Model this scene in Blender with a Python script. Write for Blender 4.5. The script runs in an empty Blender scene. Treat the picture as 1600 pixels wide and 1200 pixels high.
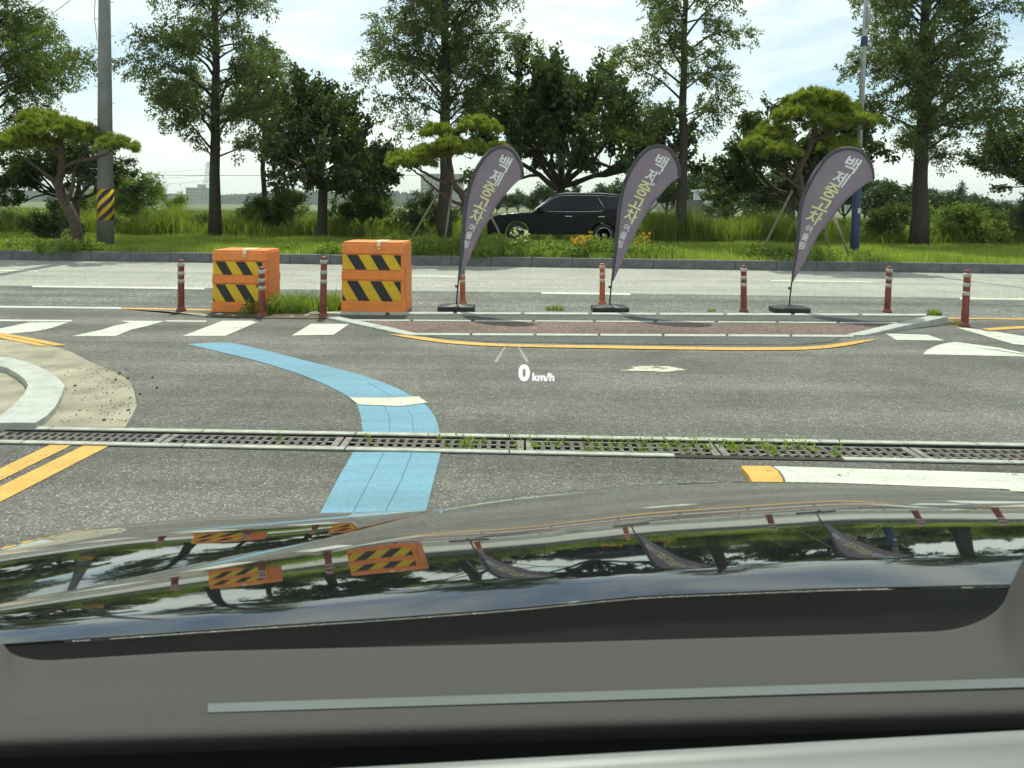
import bpy, bmesh, math, random
import numpy as np
from mathutils import Vector, Matrix

R = math.radians
scene = bpy.context.scene
COL = scene.collection

# ------------------------------------------------------------------ camera
CAM_H, FPX = 1.50, 1110.0
PITCH, ROLL = R(1.7), R(0.70)
PCX, PCY = 800.0, 355.0
_f = np.array([0, math.cos(PITCH), -math.sin(PITCH)])
_r0 = np.array([1.0, 0, 0]); _u0 = np.array([0, math.sin(PITCH), math.cos(PITCH)])
_r = math.cos(ROLL) * _r0 + math.sin(ROLL) * _u0
_u = -math.sin(ROLL) * _r0 + math.cos(ROLL) * _u0
CP = np.array([0, 0, CAM_H])
cam_d = bpy.data.cameras.new('camera'); cam = bpy.data.objects.new('camera', cam_d); COL.objects.link(cam)
M = Matrix(((_r[0], _u[0], -_f[0], 0), (_r[1], _u[1], -_f[1], 0), (_r[2], _u[2], -_f[2], CAM_H), (0, 0, 0, 1)))
cam.matrix_world = M
cam_d.sensor_width = 36.0; cam_d.lens = 36.0 * FPX / 1600.0
cam_d.shift_y = -(600 - PCY) / 1600.0
cam_d.clip_start = 0.02; cam_d.clip_end = 6000
cam_d.dof.use_dof = True; cam_d.dof.focus_distance = 11.0
cam_d.dof.aperture_fstop = cam_d.lens / 1000 / 0.0020
scene.camera = cam

def ray(px, py):
    return _f + (px - PCX) / FPX * _r + (PCY - py) / FPX * _u
def G(px, py, z=0.0):
    d = ray(px, py); t = (z - CAM_H) / d[2]; p = CP + d * t
    return (p[0], p[1], z)
def P(px, py, Y):
    d = ray(px, py); p = CP + d * (Y / d[1]); return (p[0], p[1], p[2])

# ------------------------------------------------------------------ light
SUN_EL, SUN_AZ = R(61.5), R(-9)        # sun ahead of the car, a little to the left
w = bpy.data.worlds.new('World'); scene.world = w; w.use_nodes = True
nt = w.node_tree; nt.nodes.clear()
out = nt.nodes.new('ShaderNodeOutputWorld'); bg = nt.nodes.new('ShaderNodeBackground')
sky = nt.nodes.new('ShaderNodeTexSky'); sky.sky_type = 'NISHITA'; sky.sun_disc = False
sky.sun_elevation = SUN_EL; sky.sun_rotation = SUN_AZ
sky.air_density = 1.0; sky.dust_density = 0.6; sky.ozone_density = 1.0
tc = nt.nodes.new('ShaderNodeTexCoord'); mp = nt.nodes.new('ShaderNodeMapping'); mp.inputs['Scale'].default_value = (1.0, 1.0, 3.2)
ns = nt.nodes.new('ShaderNodeTexNoise'); ns.inputs['Scale'].default_value = 2.6; ns.inputs['Detail'].default_value = 9; ns.inputs['Roughness'].default_value = 0.58
ns.inputs['Distortion'].default_value = 0.4
rp = nt.nodes.new('ShaderNodeValToRGB'); rp.color_ramp.elements[0].position = 0.34; rp.color_ramp.elements[1].position = 0.58
mx = nt.nodes.new('ShaderNodeMix'); mx.data_type = 'RGBA'
nt.links.new(tc.outputs['Generated'], mp.inputs['Vector']); nt.links.new(mp.outputs['Vector'], ns.inputs['Vector'])
nt.links.new(ns.outputs['Fac'], rp.inputs['Fac'])
ml = nt.nodes.new('ShaderNodeMath'); ml.operation = 'MULTIPLY'; ml.inputs[1].default_value = 0.88
nt.links.new(rp.outputs['Color'], ml.inputs[0]); nt.links.new(ml.outputs[0], mx.inputs['Factor'])
nt.links.new(sky.outputs['Color'], mx.inputs['A'])
mx.inputs['B'].default_value = (8.3, 8.4, 8.3, 1)       # thin sunlit cloud
nt.links.new(mx.outputs['Result'], bg.inputs['Color']); bg.inputs['Strength'].default_value = 0.135
nt.links.new(bg.outputs['Background'], out.inputs['Surface'])
sun_d = bpy.data.lights.new('sun', 'SUN'); sun = bpy.data.objects.new('sun', sun_d); COL.objects.link(sun)
sun_d.energy = 3.8; sun_d.angle = R(0.53); sun_d.color = (1.0, 0.95, 0.86)
sdir = Vector((math.sin(SUN_AZ) * math.cos(SUN_EL), math.cos(SUN_AZ) * math.cos(SUN_EL), math.sin(SUN_EL)))
sun.rotation_euler = (-sdir).to_track_quat('-Z', 'Y').to_euler(); sun.location = (0, 0, 40)
vs = scene.view_settings
vs.view_transform = 'Standard'; vs.look = 'None'; vs.exposure = 0.22; vs.gamma = 1.0; vs.use_curve_mapping = False
scene.cycles.use_adaptive_sampling = True; scene.cycles.adaptive_threshold = 0.025
scene.cycles.max_bounces = 6; scene.cycles.diffuse_bounces = 2; scene.cycles.glossy_bounces = 4; scene.cycles.transparent_max_bounces = 12
scene.cycles.volume_bounces = 0

# ------------------------------------------------------------------ materials
class NT:
    def __init__(s, name):
        s.m = bpy.data.materials.new(name); s.m.use_nodes = True
        s.t = s.m.node_tree; s.t.nodes.clear(); s.out = s.n('ShaderNodeOutputMaterial')
    def n(s, typ, **kw):
        nd = s.t.nodes.new(typ)
        for k, v in kw.items(): setattr(nd, k, v)
        return nd
    def l(s, a, b): s.t.links.new(a, b)
    def coord(s, scale=(1, 1, 1), rot=(0, 0, 0)):
        tc = s.n('ShaderNodeTexCoord'); mp = s.n('ShaderNodeMapping')
        mp.inputs['Scale'].default_value = scale; mp.inputs['Rotation'].default_value = rot
        s.l(tc.outputs['Object'], mp.inputs['Vector']); return mp.outputs['Vector']
    def noise(s, vec, scale, detail=4, rough=0.55):
        nd = s.n('ShaderNodeTexNoise'); nd.inputs['Scale'].default_value = scale
        nd.inputs['Detail'].default_value = detail; nd.inputs['Roughness'].default_value = rough
        s.l(vec, nd.inputs['Vector']); return nd.outputs['Fac']
    def ramp(s, fac, stops):
        nd = s.n('ShaderNodeValToRGB'); e = nd.color_ramp.elements
        while len(e) < len(stops): e.new(0.5)
        for i, (p, c) in enumerate(stops):
            e[i].position = p; e[i].color = (*c, 1) if len(c) == 3 else c
        s.l(fac, nd.inputs['Fac']); return nd.outputs['Color']
    def mix(s, fac, a, b, blend='MIX'):
        nd = s.n('ShaderNodeMix', data_type='RGBA', blend_type=blend)
        for sock, v in (('Factor', fac), ('A', a), ('B', b)):
            if isinstance(v, (int, float)): nd.inputs[sock].default_value = v
            elif isinstance(v, tuple): nd.inputs[sock].default_value = (*v, 1)
            else: s.l(v, nd.inputs[sock])
        return nd.outputs['Result']
    def math(s, op, a, b=0.0):
        nd = s.n('ShaderNodeMath', operation=op)
        for i, v in enumerate((a, b)):
            if isinstance(v, (int, float)): nd.inputs[i].default_value = v
            else: s.l(v, nd.inputs[i])
        return nd.outputs[0]
    def bsdf(s, color, rough=0.6, metal=0.0, bump=None, bump_d=0.01, spec=0.5, coat=0.0):
        b = s.n('ShaderNodeBsdfPrincipled')
        if isinstance(color, tuple): b.inputs['Base Color'].default_value = (*color, 1)
        else: s.l(color, b.inputs['Base Color'])
        if isinstance(rough, (int, float)): b.inputs['Roughness'].default_value = rough
        else: s.l(rough, b.inputs['Roughness'])
        b.inputs['Metallic'].default_value = metal; b.inputs['Specular IOR Level'].default_value = spec
        b.inputs['Coat Weight'].default_value = coat
        if bump is not None:
            bp = s.n('ShaderNodeBump'); bp.inputs['Distance'].default_value = bump_d; bp.inputs['Strength'].default_value = 0.8
            s.l(bump, bp.inputs['Height']); s.l(bp.outputs['Normal'], b.inputs['Normal'])
        s.l(b.outputs['BSDF'], s.out.inputs['Surface']); return s.m

def plain(name, c, rough=0.5, metal=0.0, var=0.12, scale=6.0, spec=0.5, coat=0.0, bump=0.0):
    t = NT(name); v = t.coord(); n = t.noise(v, scale, 5)
    lo = tuple(x * (1 - var) for x in c); hi = tuple(min(1, x * (1 + var)) for x in c)
    col = t.ramp(n, [(0.3, lo), (0.7, hi)])
    return t.bsdf(col, rough, metal, n if bump else None, bump, spec, coat)

def asphalt(name, lo, hi, big=0.30, band=0.30, cells=125, rough=0.8, tint=(1, 1, 1)):
    t = NT(name); v = t.coord()
    vo = t.n('ShaderNodeTexVoronoi'); vo.inputs['Scale'].default_value = cells; t.l(v, vo.inputs['Vector'])
    sep = t.n('ShaderNodeSeparateColor'); t.l(vo.outputs['Color'], sep.inputs['Color'])
    col = t.ramp(sep.outputs[0], [(0.0, lo), (0.55, tuple((a + b) / 2 * .85 for a, b in zip(lo, hi))), (0.93, hi), (1.0, tuple(min(1, x * 1.9) for x in hi))])
    n1 = t.noise(v, 0.9, 7, 0.62)
    col = t.mix(1.0, col, t.ramp(n1, [(0.3, (1 - big,) * 3), (0.7, (1 + big,) * 3)]), 'MULTIPLY')
    n2 = t.noise(t.coord((0.05, 1.6, 1), (0, 0, R(2.0))), 1.3, 4)
    col = t.mix(1.0, col, t.ramp(n2, [(0.3, (1 - band,) * 3), (0.7, (1 + band * 1.0, 1 + band * .97, 1 + band * .9))]), 'MULTIPLY')
    n3 = t.noise(v, 14, 5, 0.7)
    col = t.mix(1.0, col, t.ramp(n3, [(0.35, (.86, .86, .86)), (0.65, (1.14, 1.13, 1.1))]), 'MULTIPLY')
    return t.bsdf(col, rough, 0, vo.outputs['Distance'], 0.006, 0.35)

def paint(name, c, wear=0.35, base=(0.11, 0.11, 0.105), rough=0.6, dirt=0.25):
    t = NT(name); v = t.coord()
    n = t.noise(v, 9, 8, 0.7); n2 = t.noise(t.coord((0.4, 2.5, 1)), 2.2, 6, 0.65); n3 = t.noise(v, 70, 3, 0.6)
    col = t.mix(1.0, c, t.ramp(n2, [(0.3, (1 - dirt, 1 - dirt, 1 - dirt * 1.1)), (0.65, (1.04, 1.04, 1.04))]), 'MULTIPLY')
    col = t.mix(1.0, col, t.ramp(n3, [(0.3, (.82, .82, .82)), (0.62, (1.08, 1.08, 1.08))]), 'MULTIPLY')
    k = t.ramp(t.math('MULTIPLY', n, t.math('ADD', n3, 0.5)), [(wear - 0.03, (1, 1, 1)), (wear + 0.05, (0, 0, 0))])
    return t.bsdf(t.mix(k, col, base), rough, 0, n3, 0.003, 0.4)

def leafmat(name, lo, hi, trans=0.35, rough=0.45, spec=0.35):
    t = NT(name); g = t.n('ShaderNodeNewGeometry')
    col = t.ramp(g.outputs['Random Per Island'], [(0.0, lo), (0.7, tuple((a + b) / 2 for a, b in zip(lo, hi))), (1.0, hi)])
    v = t.coord(); col = t.mix(1.0, col, t.ramp(t.noise(v, 0.9, 3), [(0.3, (.78, .8, .78)), (0.7, (1.2, 1.18, 1.1))]), 'MULTIPLY')
    b = t.n('ShaderNodeBsdfPrincipled'); t.l(col, b.inputs['Base Color']); b.inputs['Roughness'].default_value = rough
    b.inputs['Specular IOR Level'].default_value = spec
    tr = t.n('ShaderNodeBsdfTranslucent'); t.l(t.mix(1.0, col, (1.5, 1.7, .55), 'MULTIPLY'), tr.inputs['Color'])
    ms = t.n('ShaderNodeMixShader'); ms.inputs[0].default_value = trans
    t.l(b.outputs[0], ms.inputs[1]); t.l(tr.outputs[0], ms.inputs[2]); t.l(ms.outputs[0], t.out.inputs['Surface'])
    return t.m

MT = {}
MT['asphalt'] = asphalt('asphalt_lot', (0.085, 0.086, 0.080), (0.20, 0.20, 0.182))
MT['asphalt_strip'] = asphalt('asphalt_strip', (0.07, 0.074, 0.073), (0.22, 0.225, 0.21), cells=60)
MT['asphalt_smooth'] = asphalt('asphalt_smooth', (0.075, 0.08, 0.078), (0.14, 0.145, 0.135), big=.2, band=.1)
MT['road'] = asphalt('road_pale', (0.27, 0.275, 0.255), (0.41, 0.41, 0.375), big=.12, band=.14, cells=70)
MT['red_paving'] = asphalt('red_paving', (0.095, 0.06, 0.055), (0.23, 0.165, 0.15), big=.25, band=.1, cells=70)
MT['concrete_tan'] = plain('concrete_tan', (0.29, 0.27, 0.205), 0.9, var=0.35, scale=3.2, bump=.01)
MT['concrete'] = plain('concrete', (0.38, 0.39, 0.34), 0.85, var=0.22, scale=12, bump=.004)
MT['kerb_pale'] = plain('kerb_pale', (0.40, 0.42, 0.39), 0.85, var=0.16, scale=9, bump=.003)
MT['kerb_grey'] = plain('kerb_grey', (0.13, 0.135, 0.14), 0.85, var=0.3, scale=5, bump=.004)
MT['iron'] = plain('grate_iron', (0.19, 0.175, 0.16), 0.75, 0.0, var=.45, scale=25)
MT['trench'] = plain('trench_dirt', (0.035, 0.032, 0.025), 0.95, var=.4, scale=14)
MT['white_paint'] = paint('white_paint', (0.60, 0.61, 0.55))
MT['white_worn'] = paint('white_worn_paint', (0.62, 0.61, 0.47), wear=.45)
MT['cream_band'] = paint('cream_band', (0.58, 0.55, 0.43), wear=.40, base=(.30, .47, .55))
MT['yellow_paint'] = paint('yellow_paint', (0.66, 0.38, 0.085), wear=.36)
MT['blue_paint'] = paint('blue_paint', (0.135, 0.30, 0.415), wear=.27, dirt=.2)
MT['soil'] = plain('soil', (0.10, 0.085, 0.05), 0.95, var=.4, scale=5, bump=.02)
MT['turf'] = plain('turf_ground', (0.13, 0.165, 0.045), 0.95, var=.4, scale=3, bump=.02)
MT['field'] = plain('field_ground', (0.11, 0.14, 0.05), 0.95, var=.4, scale=.05)
MT['bark'] = plain('bark_dark', (0.055, 0.045, 0.036), 0.9, var=.4, scale=14, bump=.02)
MT['bark_red'] = plain('bark_pine', (0.075, 0.052, 0.038), 0.9, var=.45, scale=16, bump=.02)
MT['leaf_meta'] = leafmat('leaf_metasequoia', (0.08, 0.108, 0.045), (0.165, 0.20, 0.085), 0.45)
MT['leaf_cherry'] = leafmat('leaf_cherry', (0.035, 0.06, 0.022), (0.11, 0.145, 0.05), 0.32, .35)
MT['leaf_pine'] = leafmat('leaf_pine', (0.13, 0.16, 0.035), (0.31, 0.33, 0.09), 0.4)
MT['leaf_willow'] = leafmat('leaf_willow', (0.12, 0.165, 0.045), (0.24, 0.29, 0.09), 0.45)
MT['leaf_bush'] = leafmat('leaf_bush', (0.07, 0.105, 0.035), (0.17, 0.21, 0.075), 0.42)
MT['leaf_far'] = leafmat('leaf_far', (0.03, 0.055, 0.022), (0.075, 0.105, 0.04), 0.3)
MT['grass'] = leafmat('grass_lawn', (0.20, 0.25, 0.065), (0.36, 0.42, 0.13), 0.5)
MT['reed'] = leafmat('grass_reed', (0.14, 0.18, 0.045), (0.32, 0.35, 0.11), 0.5)
MT['weed'] = leafmat('weed_leaf', (0.14, 0.195, 0.05), (0.29, 0.36, 0.11), 0.5)
MT['dry'] = leafmat('dry_grass', (0.25, 0.20, 0.09), (0.40, 0.33, 0.16), 0.4)
MT['petal_orange'] = leafmat('petal_orange', (0.75, 0.32, 0.05), (0.85, 0.55, 0.12), 0.3)
MT['petal_white'] = leafmat('petal_white', (0.7, 0.7, 0.66), (0.85, 0.85, 0.8), 0.3)
MT['rubber_red'] = plain('post_red', (0.20, 0.05, 0.035), 0.55, var=.25, scale=9)
MT['rubber_orange'] = plain('post_orange', (0.42, 0.12, 0.05), 0.55, var=.25, scale=9)
MT['reflect_band'] = plain('post_band', (0.42, 0.41, 0.38), 0.5, var=.25, scale=15)
MT['band_orange'] = plain('post_band_orange', (0.62, 0.42, 0.30), 0.5, var=.25, scale=15)
MT['drum_orange'] = plain('barrier_orange', (0.80, 0.24, 0.05), 0.5, var=.13, scale=7)
MT['drum_cap'] = plain('barrier_cap', (0.86, 0.66, 0.42), 0.5, var=.1, scale=20)
MT['sheet_yellow'] = plain('sheet_yellow', (0.70, 0.44, 0.015), 0.4, var=.1, scale=8)
MT['sheet_black'] = plain('sheet_black', (0.018, 0.018, 0.022), 0.4, var=.2, scale=8)
MT['black_rubber'] = plain('black_rubber', (0.02, 0.021, 0.022), 0.45, var=.3, scale=8)
MT['black_pole'] = plain('black_pole', (0.025, 0.027, 0.03), 0.35, var=.2)
MT['grey_metal'] = plain('pole_metal', (0.36, 0.38, 0.39), 0.45, .3, var=.15)
MT['blue_metal'] = plain('pole_blue', (0.022, 0.04, 0.12), 0.45, var=.2)
MT['pole_concrete'] = plain('pole_concrete', (0.20, 0.205, 0.20), 0.85, var=.16, scale=3, bump=.004)
MT['steel'] = plain('galvanised_steel', (0.30, 0.31, 0.32), 0.5, .4)
MT['wire'] = plain('wire', (0.05, 0.05, 0.055), 0.6)
MT['wood'] = plain('prop_wood', (0.19, 0.155, 0.11), 0.85, var=.3, scale=12)
MT['suv_paint'] = plain('suv_paint', (0.005, 0.006, 0.010), 0.28, var=.05, coat=0.0, spec=.22)
MT['dark_glass'] = plain('dark_glass', (0.006, 0.007, 0.008), 0.04, var=.05)
MT['chrome'] = plain('chrome', (0.62, 0.63, 0.64), 0.16, 1.0, var=.04)
MT['tyre'] = plain('tyre', (0.018, 0.018, 0.018), 0.8, var=.2)
MT['alloy'] = plain('alloy', (0.42, 0.43, 0.44), 0.3, .8, var=.05)
MT['head_lens'] = plain('lamp_lens', (0.5, 0.52, 0.54), 0.1, var=.05)
MT['tail_lens'] = plain('tail_lens', (0.25, 0.01, 0.012), 0.15, var=.05)
MT['hill'] = plain('hill_wood', (0.03, 0.05, 0.035), 0.95, var=.45, scale=.06)
MT['far_wall'] = plain('far_wall', (0.46, 0.46, 0.45), 0.8, var=.08, scale=.2)
MT['far_window'] = plain('far_window', (0.30, 0.31, 0.32), 0.5, var=.2)
MT['shed_wall'] = plain('shed_wall', (0.55, 0.56, 0.52), 0.8, var=.12, scale=1.5)
MT['roof_grey'] = plain('roof_grey', (0.16, 0.16, 0.17), 0.7, var=.2)
MT['car_paint'] = plain('car_paint', (0.008, 0.010, 0.012), 0.02, var=.02, scale=2, coat=1.0, spec=.85)
MT['cowl'] = plain('cowl_plastic', (0.012, 0.012, 0.012), 0.7, var=.2)
MT['dash'] = plain('dash_plastic', (0.046, 0.046, 0.045), 0.8, var=.05, scale=400, bump=.0006)
MT['dash_dark'] = plain('dash_dark', (0.02, 0.022, 0.022), 0.7, var=.1, scale=300)
MT['dash_highlight'] = plain('dash_highlight', (0.30, 0.34, 0.335), 0.6, var=.05, scale=5)  # paler dash tone for the painted highlight
MT['binnacle'] = plain('binnacle_plastic', (0.21, 0.225, 0.225), 0.45, var=.05, scale=5)
MT['stone'] = plain('stone', (0.36, 0.34, 0.30), 0.9, var=.3, scale=30)

def fabric():
    t = NT('flag_fabric'); v = t.coord(); n = t.noise(v, 3.0, 4)
    col = t.ramp(n, [(0.3, (0.37, 0.325, 0.385)), (0.7, (0.42, 0.37, 0.43))])
    d = t.n('ShaderNodeBsdfDiffuse'); t.l(col, d.inputs['Color'])
    tr = t.n('ShaderNodeBsdfTranslucent'); t.l(col, tr.inputs['Color'])
    ms = t.n('ShaderNodeMixShader'); ms.inputs[0].default_value = 0.5
    t.l(d.outputs[0], ms.inputs[1]); t.l(tr.outputs[0], ms.inputs[2]); t.l(ms.outputs[0], t.out.inputs['Surface'])
    return t.m
MT['flag'] = fabric()
MT['sleeve'] = plain('flag_sleeve', (0.085, 0.082, 0.10), 0.8, var=.1)
MT['text_white'] = plain('flag_text_white', (0.85, 0.85, 0.86), 0.8, var=.06)
MT['text_yellow'] = plain('flag_text_yellow', (0.80, 0.78, 0.42), 0.8, var=.06)

def glass():
    t = NT('windscreen_glass'); g = t.n('ShaderNodeNewGeometry')
    dt = t.n('ShaderNodeVectorMath', operation='DOT_PRODUCT'); t.l(g.outputs['Incoming'], dt.inputs[0]); t.l(g.outputs['Normal'], dt.inputs[1])
    c = t.math('ABSOLUTE', dt.outputs['Value']); k = t.math('POWER', t.math('SUBTRACT', 1.0, c), 5.0)
    fr = t.math('ADD', t.math('MULTIPLY', k, 0.70), 0.010)
    tr = t.n('ShaderNodeBsdfTransparent'); tr.inputs['Color'].default_value = (0.952, 0.985, 0.938, 1)
    gl = t.n('ShaderNodeBsdfGlossy'); gl.inputs['Roughness'].default_value = 0.02
    ms = t.n('ShaderNodeMixShader'); t.l(fr, ms.inputs[0]); t.l(tr.outputs[0], ms.inputs[1]); t.l(gl.outputs[0], ms.inputs[2])
    t.l(ms.outputs[0], t.out.inputs['Surface']); return t.m
MT['windscreen'] = glass()
def emit(name, c, s):
    t = NT(name); e = t.n('ShaderNodeEmission'); e.inputs['Color'].default_value = (*c, 1); e.inputs['Strength'].default_value = s
    t.l(e.outputs[0], t.out.inputs['Surface']); return t.m
MT['hud'] = emit('hud_light', (1, 1, 1), 1.35)
MT['hud_dim'] = emit('hud_light_dim', (0.95, 1, 0.93), 0.62)

# ------------------------------------------------------------------ mesh helpers
class MB:
    def __init__(s): s.v = []; s.f = []
    def add(s, vs, fs):
        o = len(s.v); s.v += [tuple(map(float, p)) for p in vs]; s.f += [tuple(i + o for i in f) for f in fs]; return s
    def box(s, x0, x1, y0, y1, z0, z1, taper=0.0):
        t = taper
        return s.add([(x0, y0, z0), (x1, y0, z0), (x1, y1, z0), (x0, y1, z0), (x0 + t, y0 + t, z1), (x1 - t, y0 + t, z1), (x1 - t, y1 - t, z1), (x0 + t, y1 - t, z1)],
                     [(0, 3, 2, 1), (4, 5, 6, 7), (0, 1, 5, 4), (1, 2, 6, 5), (2, 3, 7, 6), (3, 0, 4, 7)])
    def tube(s, pts, rad, n=6, caps=True):
        pts = [Vector(p) for p in pts]
        if isinstance(rad, (int, float)): rad = [rad] * len(pts)
        rings = []; up = Vector((0.31, 0.17, 1)).normalized()
        for i, p in enumerate(pts):
            d = (pts[min(i + 1, len(pts) - 1)] - pts[max(i - 1, 0)])
            d = d.normalized() if d.length > 1e-9 else Vector((0, 0, 1))
            a = d.cross(up if abs(d.dot(up)) < .95 else Vector((1, 0, 0))).normalized(); b = d.cross(a)
            rings.append([p + (a * math.cos(2 * math.pi * k / n) + b * math.sin(2 * math.pi * k / n)) * rad[i] for k in range(n)])
        fs = [(i * n + k, i * n + (k + 1) % n, (i + 1) * n + (k + 1) % n, (i + 1) * n + k) for i in range(len(pts) - 1) for k in range(n)]
        if caps: fs += [tuple(range(n))[::-1], tuple((len(pts) - 1) * n + k for k in range(n))]
        return s.add([q for r in rings for q in r], fs)
    def lathe(s, prof, n=16, c=(0, 0, 0), axis='z'):
        vs = []
        for r, h in prof:
            for k in range(n):
                a = 2 * math.pi * k / n; x, y, z = r * math.cos(a), r * math.sin(a), h
                if axis == 'y': x, y, z = r * math.cos(a), h, r * math.sin(a)
                vs.append((c[0] + x, c[1] + y, c[2] + z))
        m = len(prof)
        fs = [(i * n + k, i * n + (k + 1) % n, (i + 1) * n + (k + 1) % n, (i + 1) * n + k) for i in range(m - 1) for k in range(n)]
        fs += [tuple(range(n))[::-1], tuple((m - 1) * n + k for k in range(n))]
        return s.add(vs, fs)
    def prism(s, poly, z0, z1):
        n = len(poly)
        return s.add([(p[0], p[1], z0) for p in poly] + [(p[0], p[1], z1) for p in poly],
                     [tuple(range(n))[::-1], tuple(range(n, 2 * n))] + [(i, (i + 1) % n, n + (i + 1) % n, n + i) for i in range(n)])
    def grid(s, rows):
        n = len(rows[0])
        return s.add([p for r in rows for p in r], [(i * n + k, i * n + k + 1, (i + 1) * n + k + 1, (i + 1) * n + k) for i in range(len(rows) - 1) for k in range(n - 1)])
    def mesh(s, name, mat, smooth=False):
        me = bpy.data.meshes.new(name); me.from_pydata(s.v, [], s.f)
        bm = bmesh.new(); bm.from_mesh(me); bmesh.ops.recalc_face_normals(bm, faces=bm.faces)
        bm.to_mesh(me); bm.free()
        if smooth: me.polygons.foreach_set('use_smooth', [True] * len(me.polygons))
        me.materials.append(MT[mat]); return me
    def build(s, name, mat, parent=None, smooth=False, bevel=0.0):
        return obj(name, s.mesh(name, mat, smooth), parent, bevel)

def obj(name, me, parent=None, bevel=0.0):
    o = bpy.data.objects.new(name, me); COL.objects.link(o)
    if parent is not None: o.parent = parent
    if bevel:
        b = o.modifiers.new('bevel', 'BEVEL'); b.width = bevel; b.segments = 2; b.limit_method = 'ANGLE'; b.angle_limit = R(35)
    return o
def tag(o, label=None, cat=None, group=None, kind=None):
    if label: o['label'] = label
    if cat: o['category'] = cat
    if group: o['group'] = group
    if kind: o['kind'] = kind
    return o
def thing(name, label, cat, loc=(0, 0, 0), rz=0.0, group=None):
    o = bpy.data.objects.new(name, None); o.empty_display_size = .2; COL.objects.link(o)
    o.location = loc; o.rotation_euler = (0, 0, rz); return tag(o, label, cat, group)
def struct(o): o['kind'] = 'structure'; return o
def copy_tree(o, parent=None):
    c = o.copy(); COL.objects.link(c); c.parent = parent
    for ch in list(o.children): copy_tree(ch, c)
    return c
def np_mesh(name, V, F, mat):
    me = bpy.data.meshes.new(name); V = np.asarray(V, np.float32); F = np.asarray(F, np.int32)
    k = F.shape[1]
    me.vertices.add(len(V)); me.vertices.foreach_set('co', V.ravel())
    me.loops.add(F.size); me.loops.foreach_set('vertex_index', F.ravel())
    me.polygons.add(len(F)); me.polygons.foreach_set('loop_start', np.arange(0, F.size, k, dtype=np.int32))
    me.update(calc_edges=True); me.materials.append(MT[mat]); return me
def nrm(a): return a / np.maximum(np.linalg.norm(a, axis=-1, keepdims=True), 1e-9)
def leaves(name, Pn, D, L, W, mat, rng, flat=None, mid=0.45):
    """diamond leaves: Pn bases, D directions, L lengths, W widths"""
    Pn = np.asarray(Pn); D = nrm(np.asarray(D)); N = len(Pn)
    q = rng.normal(size=(N, 3)) if flat is None else flat + rng.normal(size=(N, 3)) * 0.45
    S = nrm(np.cross(D, q)); L = np.broadcast_to(L, (N,))[:, None]; W = np.broadcast_to(W, (N,))[:, None]
    V = np.stack([Pn, Pn + D * L * mid + S * W * .5, Pn + D * L, Pn + D * L * mid - S * W * .5], 1).reshape(-1, 3)
    return np_mesh(name, V, np.arange(4 * N).reshape(-1, 4), mat)
def blades(name, B, H, W, lean, mat, rng):
    """grass blades bent once: B bases"""
    N = len(B); a = rng.uniform(0, 2 * np.pi, N); S = np.stack([np.cos(a), np.sin(a), 0 * a], 1)
    b = rng.uniform(0, 2 * np.pi, N); Ld = np.stack([np.cos(b), np.sin(b), 0 * b], 1) * (lean * H)[:, None]
    Z = np.zeros((N, 3)); Z[:, 2] = H; W = np.broadcast_to(W, (N,))[:, None]
    mid = B + Z * .6 + Ld * .3; tip = B + Z * .97 + Ld
    V = np.stack([B - S * W * .5, B + S * W * .5, mid + S * W * .4, tip, mid - S * W * .4], 1).reshape(-1, 3)
    F = (np.arange(N)[:, None, None] * 5 + np.array([[0, 1, 2], [0, 2, 4], [4, 2, 3]])[None]).reshape(-1, 3)
    return np_mesh(name, V, F, mat)

# ------------------------------------------------------------------ ground, roads
Z_LOT = 0.0
def line_y(pxa, pya, pxb, pyb):
    a, b = G(pxa, pya), G(pxb, pyb); m = (b[1] - a[1]) / (b[0] - a[0]); return lambda x: a[1] + m * (x - a[0])
def sheet(name, f0, f1, z, mat, x0=-70, x1=70, nx=28, parent=None):
    xs = np.linspace(x0, x1, nx + 1); g = lambda f: f if callable(f) else (lambda x: f)
    mb = MB().grid([[(x, g(f0)(x), z) for x in xs], [(x, g(f1)(x), z) for x in xs]]); return mb.build(name, mat, parent)
DR_FAR = line_y(0, 668, 1600, 695)       # far edge of the drain's concrete lip
DR_NEAR = line_y(0, 694.5, 1600, 727)
LANE = line_y(0, 446, 1600, 467)
KERB = line_y(0, 406, 1600, 428)
ground = struct(MB().add([(-3000, -400, -.25), (3000, -400, -.25), (3000, 4500, -.25), (-3000, 4500, -.25)], [(0, 1, 2, 3)]).build('ground', 'field'))
lot = struct(sheet('parking_lot', -25, DR_NEAR, Z_LOT, 'asphalt', nx=2))
apron = struct(sheet('apron', DR_FAR, line_y(0, 479.5, 1600, 498), Z_LOT, 'asphalt', nx=2))
strip = struct(sheet('road_shoulder', line_y(0, 479.5, 1600, 498), LANE, Z_LOT, 'asphalt_strip', nx=2))
road = struct(sheet('road', LANE, lambda x: KERB(x) + .05, Z_LOT, 'road', nx=2))
KY = lambda x: KERB(x)
verge = struct(sheet('verge', lambda x: KERB(x) + .12, 60, .20, 'turf', x0=-90, x1=90, nx=2))

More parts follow.
